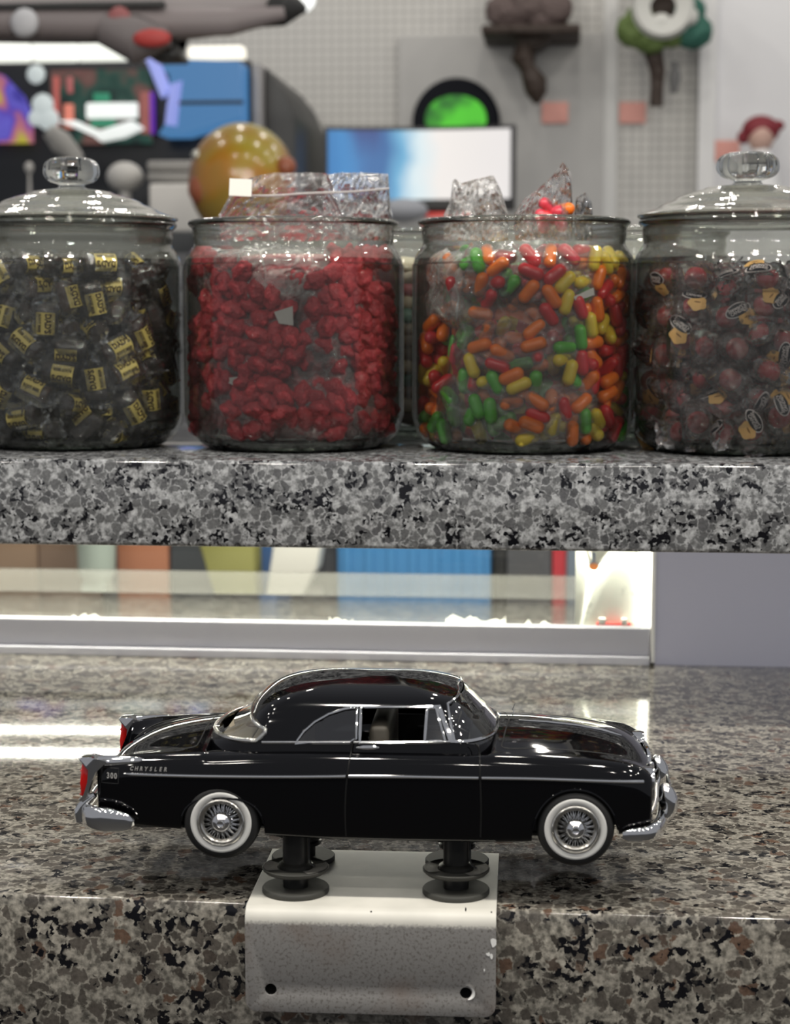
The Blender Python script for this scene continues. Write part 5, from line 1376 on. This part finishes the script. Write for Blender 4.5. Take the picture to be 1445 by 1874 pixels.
bm = B(); slab(bm, 290, 185, 444, 190, Y - .125, .01); part('dark_bar', bm, blk, t)
bm = B(); tube(bm, [at(90, 240, 4.3), at(112, 262, 4.3), at(138, 284, 4.3), at(150, 300, 4.61)], [.02, .03, .018, .012], 8); part('lever', bm, mat('lever_grey', (.35, .34, .32), .6), t)
# pale glowing strip above the cabinet
for px0, px1, lab in ((-60, 50, 'leftmost of three lit white ceiling panels above the game cabinet'), (56, 136, 'middle of three lit white ceiling panels above the game cabinet'), (140, 226, 'right of three lit white ceiling panels above the game cabinet'), (342, 445, 'lit cream panel above the blue screen')):
    bm = B(); slab(bm, px0, 77 if px0 < 300 else 84, px1, 111 if px0 < 300 else 108, 4.9, .05, .01)
    m_ = mat('light_panel', (.5, .5, .5), .5, emit=(.72, .74, .66) if px0 < 300 else (.85, .80, .66), es=.95)
    tag(obj('light_panel', bm, m_), lab, 'light panel', 'lit panels above the game cabinet')
# white and pale things low at left, behind the first jar
for px0, py0, px1, py1, Yk, nm, col, lab, cat in ((45, 296, 62, 318, 4.3, 'white_bottle', .5, 'small round-topped white bottle glimpsed left of the first jar knob', 'bottle'), (195, 296, 262, 352, 4.2, 'white_vase', .55, 'round-topped white vase right of the first jar knob', 'vase'), (268, 294, 352, 312, 4.1, 'beige_carton', .33, 'flat beige carton, upper of the stack beside the yellow globe', 'carton'), (268, 315, 352, 332, 4.1, 'beige_carton', .30, 'flat beige carton, lower of the stack beside the yellow globe', 'carton'), (272, 336, 365, 425, 4.0, 'white_box', .70, 'bright white box below the beige cartons beside the globe', 'box'),):
    bm = B(); x0, x1, z0, z1 = rectY(px0, py0, px1, py1, Yk)
    if cat in ('bottle', 'vase'):
        rr_, hh = (x1 - x0) / 2, (z1 - z0) / 2; zb = at(300, 425, 4.0).z - .0025
        lathe(bm, [(0, zb), (rr_ * .7, zb), (rr_ * .6, zb + .01), (rr_ * .3, z0 - .01)] + [(rr_ * max(.3, math.sin(PI * i / 10)) if i < 10 else 0, z0 + hh - hh * math.cos(PI * i / 10)) for i in range(1, 11)], 28, ((x0 + x1) / 2, Yk, 0))
    else: box(bm, x0, x1, Yk, Yk + .15, z0, z1, .006)
    tag(obj(nm, bm, mat(nm, (col, col * .97, col * .92), .6)), lab, cat)
cz = at(300, 425, 4.0).z
bm = B(); box(bm, -1.8, -.78, 3.9, 4.45, cz - .06, cz - .003, .004); box(bm, -1.75, -1.7, 3.95, 4.4, -.9, cz - .06, .002); box(bm, -.86, -.81, 3.95, 4.4, -.9, cz - .06, .002)
tag(obj('display_table', bm, mat('table_dark', (.04, .045, .05), .5)), 'dark display table behind the two left jars', 'table')
# yellow globe
Yg = 3.6; c = at(443, 332, Yg); R_ = at(540, 332, Yg).x - c.x
N = NT('globe_paint'); P = N.pos('Object'); a = N.noise(P, 9, 2); s = N.t.nodes.new('ShaderNodeSeparateXYZ'); N.l(P, s.inputs[0])
c1 = N.ramp(N.math('ADD', N.math('MULTIPLY', s.outputs[2], 3.2), a.outputs['Fac']), [(.25, (.24, .16, .03)), (.55, (.36, .16, .02)), (.85, (.29, .25, .02)), (1., (.22, .26, .02))])
c2 = N.mix(N.ramp(N.math('ABSOLUTE', s.outputs[0]), [(.075, 0.), (.11, 1.)]), c1, (.28, .07, .03))
gl = N.princ(c2, .25, 0, .4)
t = thing('toy_globe', 'round glossy yellow and orange globe behind the second jar', 'globe', tuple(c))
bm = B(); ball(bm, (0, 0, 0), R_, (1, 1, 1.08), 4); obj('sphere', bm, gl, t)
rd = mat('lump_red', (.26, .08, .04), .35)
bm = B(); ball(bm, at(372, 345, Yg - .05) - c, .030, (1, 1, 1.1), 3); obj('red_lump', bm, rd, t)
bm = B(); ball(bm, at(523, 305, Yg - .05) - c, .020, (1, 1, 1), 3); obj('red_lump', bm, rd, t)
bm = B(); ball(bm, at(360, 284, Yg - .05) - c, .011, (1, 1, 1), 2); obj('silver_stud', bm, mat('stud', (.5, .5, .45), .3, .5), t)
bm = B(); lathe(bm, [(0, -R_ * 1.35), (R_ * .6, -R_ * 1.35), (R_ * .45, -R_ * 1.0), (0, -R_ * .95)], 32); obj('globe_foot', bm, M['black_matte'], t)
bm = B(); box(bm, c.x - .25, c.x + .2, Yg - .15, Yg + .15, -.9, c.z - R_ * 1.35 - .002, .004); tag(obj('pedestal', bm, mat('pedestal', (.06, .06, .065), .5)), 'plain dark pedestal under the yellow globe', 'pedestal')
# model aircraft hanging at the top left
Y = 3.4
t = thingY('model_aircraft', 'large grey model aircraft with red markings hanging at the top left', 'model aircraft', 250, 30, Y)
gy = mat('hull_grey', (.30, .27, .27), .4, bump=(14, .4, .01)); dkg = mat('hull_dark', (.035, .035, .035), .5)
P_ = [at(-120, 22, Y), at(0, 26, Y), at(150, 27, Y), at(300, 24, Y), at(400, 18, Y), at(480, 8, Y), at(525, 2, Y)]
bm = B(); tube(bm, spline(P_, 4), [.052] * 12 + [.052 - .0015 * i for i in range(13)], 20); part('hull', bm, gy, t)
bm = B(); tube(bm, [at(-120, 38, Y - .07), at(200, 44, Y - .07), at(420, 40, Y - .06), at(520, 24, Y - .04)], [.026, .03, .026, .012], 10); part('keel', bm, mat('keel_taupe', (.22, .19, .19), .5), t)
bm = B(); slab(bm, -120, 7, 300, 12, Y - .10, .02, .003); part('panel_band', bm, dkg, t)
bm = B(); tube(bm, [at(500, 4, Y), at(525, 14, Y), at(560, 16, Y)], [.05, .035, .006], 10); part('nose', bm, dkg, t)
bm = B(); x0, x1, z0, z1 = rectY(185, 50, 375, 112, Y); prism(bm, [(x0, z1), (x1, z1), (x1 - .04, z0 + .09), (x1 - .10, z0), (x0 + .16, z0), (x0 + .12, z0 + .06)], Y - .05, Y + .05, bev=.01); part('pylon', bm, dkg, t)
bm = B(); tube(bm, [at(190, 52, Y - .08), at(250, 72, Y - .08), at(310, 66, Y - .08)], [.03, .045, .02], 12); part('pod', bm, mat('pod_grey', (.16, .14, .14), .5), t)
rr = mat('mark_red', (.42, .05, .045), .5)
bm = B(); ball(bm, at(278, 70, Y - .12), .028, (1.3, .4, .6), 2); part('red_mark', bm, rr, t)
bm = B(); ball(bm, at(218, 38, Y - .1), .026, (.9, .3, 1), 2); part('red_mark', bm, mat('mark_faded', (.30, .10, .10), .5), t)
bm = B(); ball(bm, at(45, 42, Y - .1), .030, (.9, .4, .9), 2); part('white_mark', bm, mat('mark_white', (.5, .5, .52), .5), t)
bm = B(); tube(bm, [at(150, 0, Y), at(150, 0, Y) + Vector((0, 0, 1.2))], .002, 5); part('wire', bm, dkg, t)
bm = B(); ball(bm, at(553, -2, 4.2), .03, (1, 1, 1), 2); tag(obj('ceiling_spot', bm, mat('spot', (.7, .7, .7), .5, emit=(.8, .82, .8), es=1)), 'small white lamp beside the nose of the model aircraft', 'lamp')

# ------------------------------------------------------------------ goods seen through the pass-through
Ym = 2.9
tt = at(700, 1125, Ym).z
for px0, px1, cl, nm, cat, lab, lean in ((-40, 60, (.30, .20, .13), 'cardboard_carton', 'carton', 'brown cardboard carton at the far left behind the glass', 0), (60, 133, (.24, .16, .11), 'cardboard_carton', 'carton', 'darker brown carton behind the glass, left of the pale cup', 0),
        (205, 302, (.42, .17, .09), 'orange_box', 'box', 'orange-brown box behind the glass, right of the pale cup', 0), (303, 385, (.05, .055, .06), 'dark_box', 'box', 'charcoal box behind the glass left of the olive bag', 0), (466, 500, (.05, .12, .28), 'blue_box', 'box', 'narrow blue box between the olive bag and the white bag', 0),
        (585, 616, (.06, .06, .065), 'dark_box', 'box', 'narrow charcoal box left of the wide blue crate', 0), (616, 898, (.05, .20, .42), 'blue_crate', 'crate', 'wide blue crate behind the glass in the middle', 0),
        (898, 924, (.02, .02, .02), 'dark_box', 'box', 'narrow black box right of the wide blue crate', 0), (924, 1009, (.075, .075, .08), 'grey_box', 'box', 'dark grey box left of the red box behind the glass', 0), (1009, 1036, (.42, .03, .04), 'red_box', 'box', 'narrow red box behind the glass beside the spotted steel plate', 0), (1036, 1090, (.14, .17, .21), 'slate_box', 'box', 'slate blue box partly behind the spotted steel plate', 0)):
    x0, x1 = at(px0, 1050, Ym).x, at(px1, 1050, Ym).x; Yk = Ym + (.0 if 'blue_crate' in nm else .03)
    bm = B(); box(bm, x0 + .001, x1 - .001, Yk, Yk + .16, tt, tt + .22, .003)
    if nm == 'blue_crate':
        for q in range(7): box(bm, x0 + .01 + (x1 - x0) * q / 7, x0 + .012 + (x1 - x0) * (q + .35) / 7, Yk - .004, Yk + .01, tt + .01, tt + .20, .002)
    tag(obj(nm, bm, mat(nm, cl, .6)), lab, cat)
for nm, pts, cl, lab, cat in (('pale_cup', [(133, 980), (207, 980), (190, 1060), (185, 1068), (150, 1068), (136, 1060)], (.45, .52, .45), 'pale mint tapered cup behind the glass', 'cup'), ('olive_bag', [(365, 980), (470, 980), (470, 1010), (475, 1095), (410, 1095), (388, 1050)], (.26, .25, .07), 'olive green bag leaning behind the glass', 'bag'), ('white_bag', [(505, 980), (592, 980), (583, 1040), (560, 1070), (530, 1100), (484, 1100), (500, 1030)], (.72, .70, .62), 'white paper bag leaning left of the blue crate', 'bag')):
    bm = B(); pp = [(at(a, b, Ym - .06).x, at(a, b, Ym - .06).z) for a, b in pts]
    if cat == 'cup':
        x0, x1 = pp[0][0], pp[1][0]; xc = (x0 + x1) / 2; lathe(bm, [(0, pp[4][1]), (.022, pp[4][1]), ((x1 - x0) / 2 * .9, pp[2][1] + .01), ((x1 - x0) / 2, pp[0][1] + .05), (0, pp[0][1] + .05)], 28, (xc, Ym - .04, 0))
        box(bm, xc - .02, xc + .02, Ym - .06, Ym - .02, tt, pp[4][1], 0)
    else:
        zl = min(z for x, z in pp); pp = [(x, tt if z < zl + .002 else z) for x, z in pp]; prism(bm, pp, Ym - .085, Ym - .02, bev=.004)
    tag(obj(nm, bm, mat(nm, cl, .6)), lab, cat)
bm = B(); box(bm, -1.3, 1.0, Ym - .2, Ym + .3, tt - .03, tt - .001, .003); box(bm, -1.25, -1.2, Ym - .1, Ym + .25, -.9, tt - .03, .002); box(bm, .90, .95, Ym - .1, Ym + .25, -.9, tt - .03, .002)
tag(obj('stock_table', bm, mat('stock_table', (.30, .28, .25), .6)), 'low table carrying the boxes seen through the pass-through', 'table')
area('stock_light', (-.2, Ym - .35, tt + .75), .6, 5, (1, .97, .9), (math.radians(25), 0, 0), 'RECTANGLE', .1)

# ------------------------------------------------------------------ own labels for the countable candies: row and place in the row
import collections
grp = collections.defaultdict(list)
for o in COL.objects:
    if o.parent is None and o.get('group') and o.get('category') == 'candy': grp[o['group']].append(o)
ORD = lambda n: '%d%s' % (n, 'th' if 10 <= n % 100 <= 20 else {1: 'st', 2: 'nd', 3: 'rd'}.get(n % 10, 'th'))
BASE = {'wrapped root beer candies': 'brown wrapped root beer candy in the far left jar', 'wrapped cherry candies': 'wrapped cherry candy in the far right jar', 'red gummy candies in the second jar': 'red gummy candy in the second jar'}
for g, L in grp.items():
    if g.startswith('paper') or len(L) < 4: continue
    if g.endswith('jelly candies in the third jar'): base = g.split()[0] + ' jelly candy in the third jar'
    elif g.startswith('jelly candies above'): base = g.split()[-1] + ' jelly candy sticking out above the third jar'
    elif g.startswith('back row'): base = 'candy in the back row jar, ' + g.split()[-1] + ' gap'
    else: base = BASE.get(g)
    if not base: continue
    zs = [o.matrix_world.translation.z if o.matrix_world.translation.length else o.location.z for o in L]
    zlo, zhi = min(zs), max(zs); nr = max(4, min(12, int((zhi - zlo) / (.010 if 'gummy' in g or 'jelly' in g else .014))))
    rows = collections.defaultdict(list)
    for o, z in zip(L, zs): rows[min(nr - 1, int((z - zlo) / (zhi - zlo + 1e-6) * nr))].append(o)
    for r, R__ in rows.items():
        R__.sort(key=lambda o: o.location.x)
        for i, o in enumerate(R__): o['label'] = '%s, %s row up, %s from left' % (base, ORD(r + 1), ORD(i + 1))
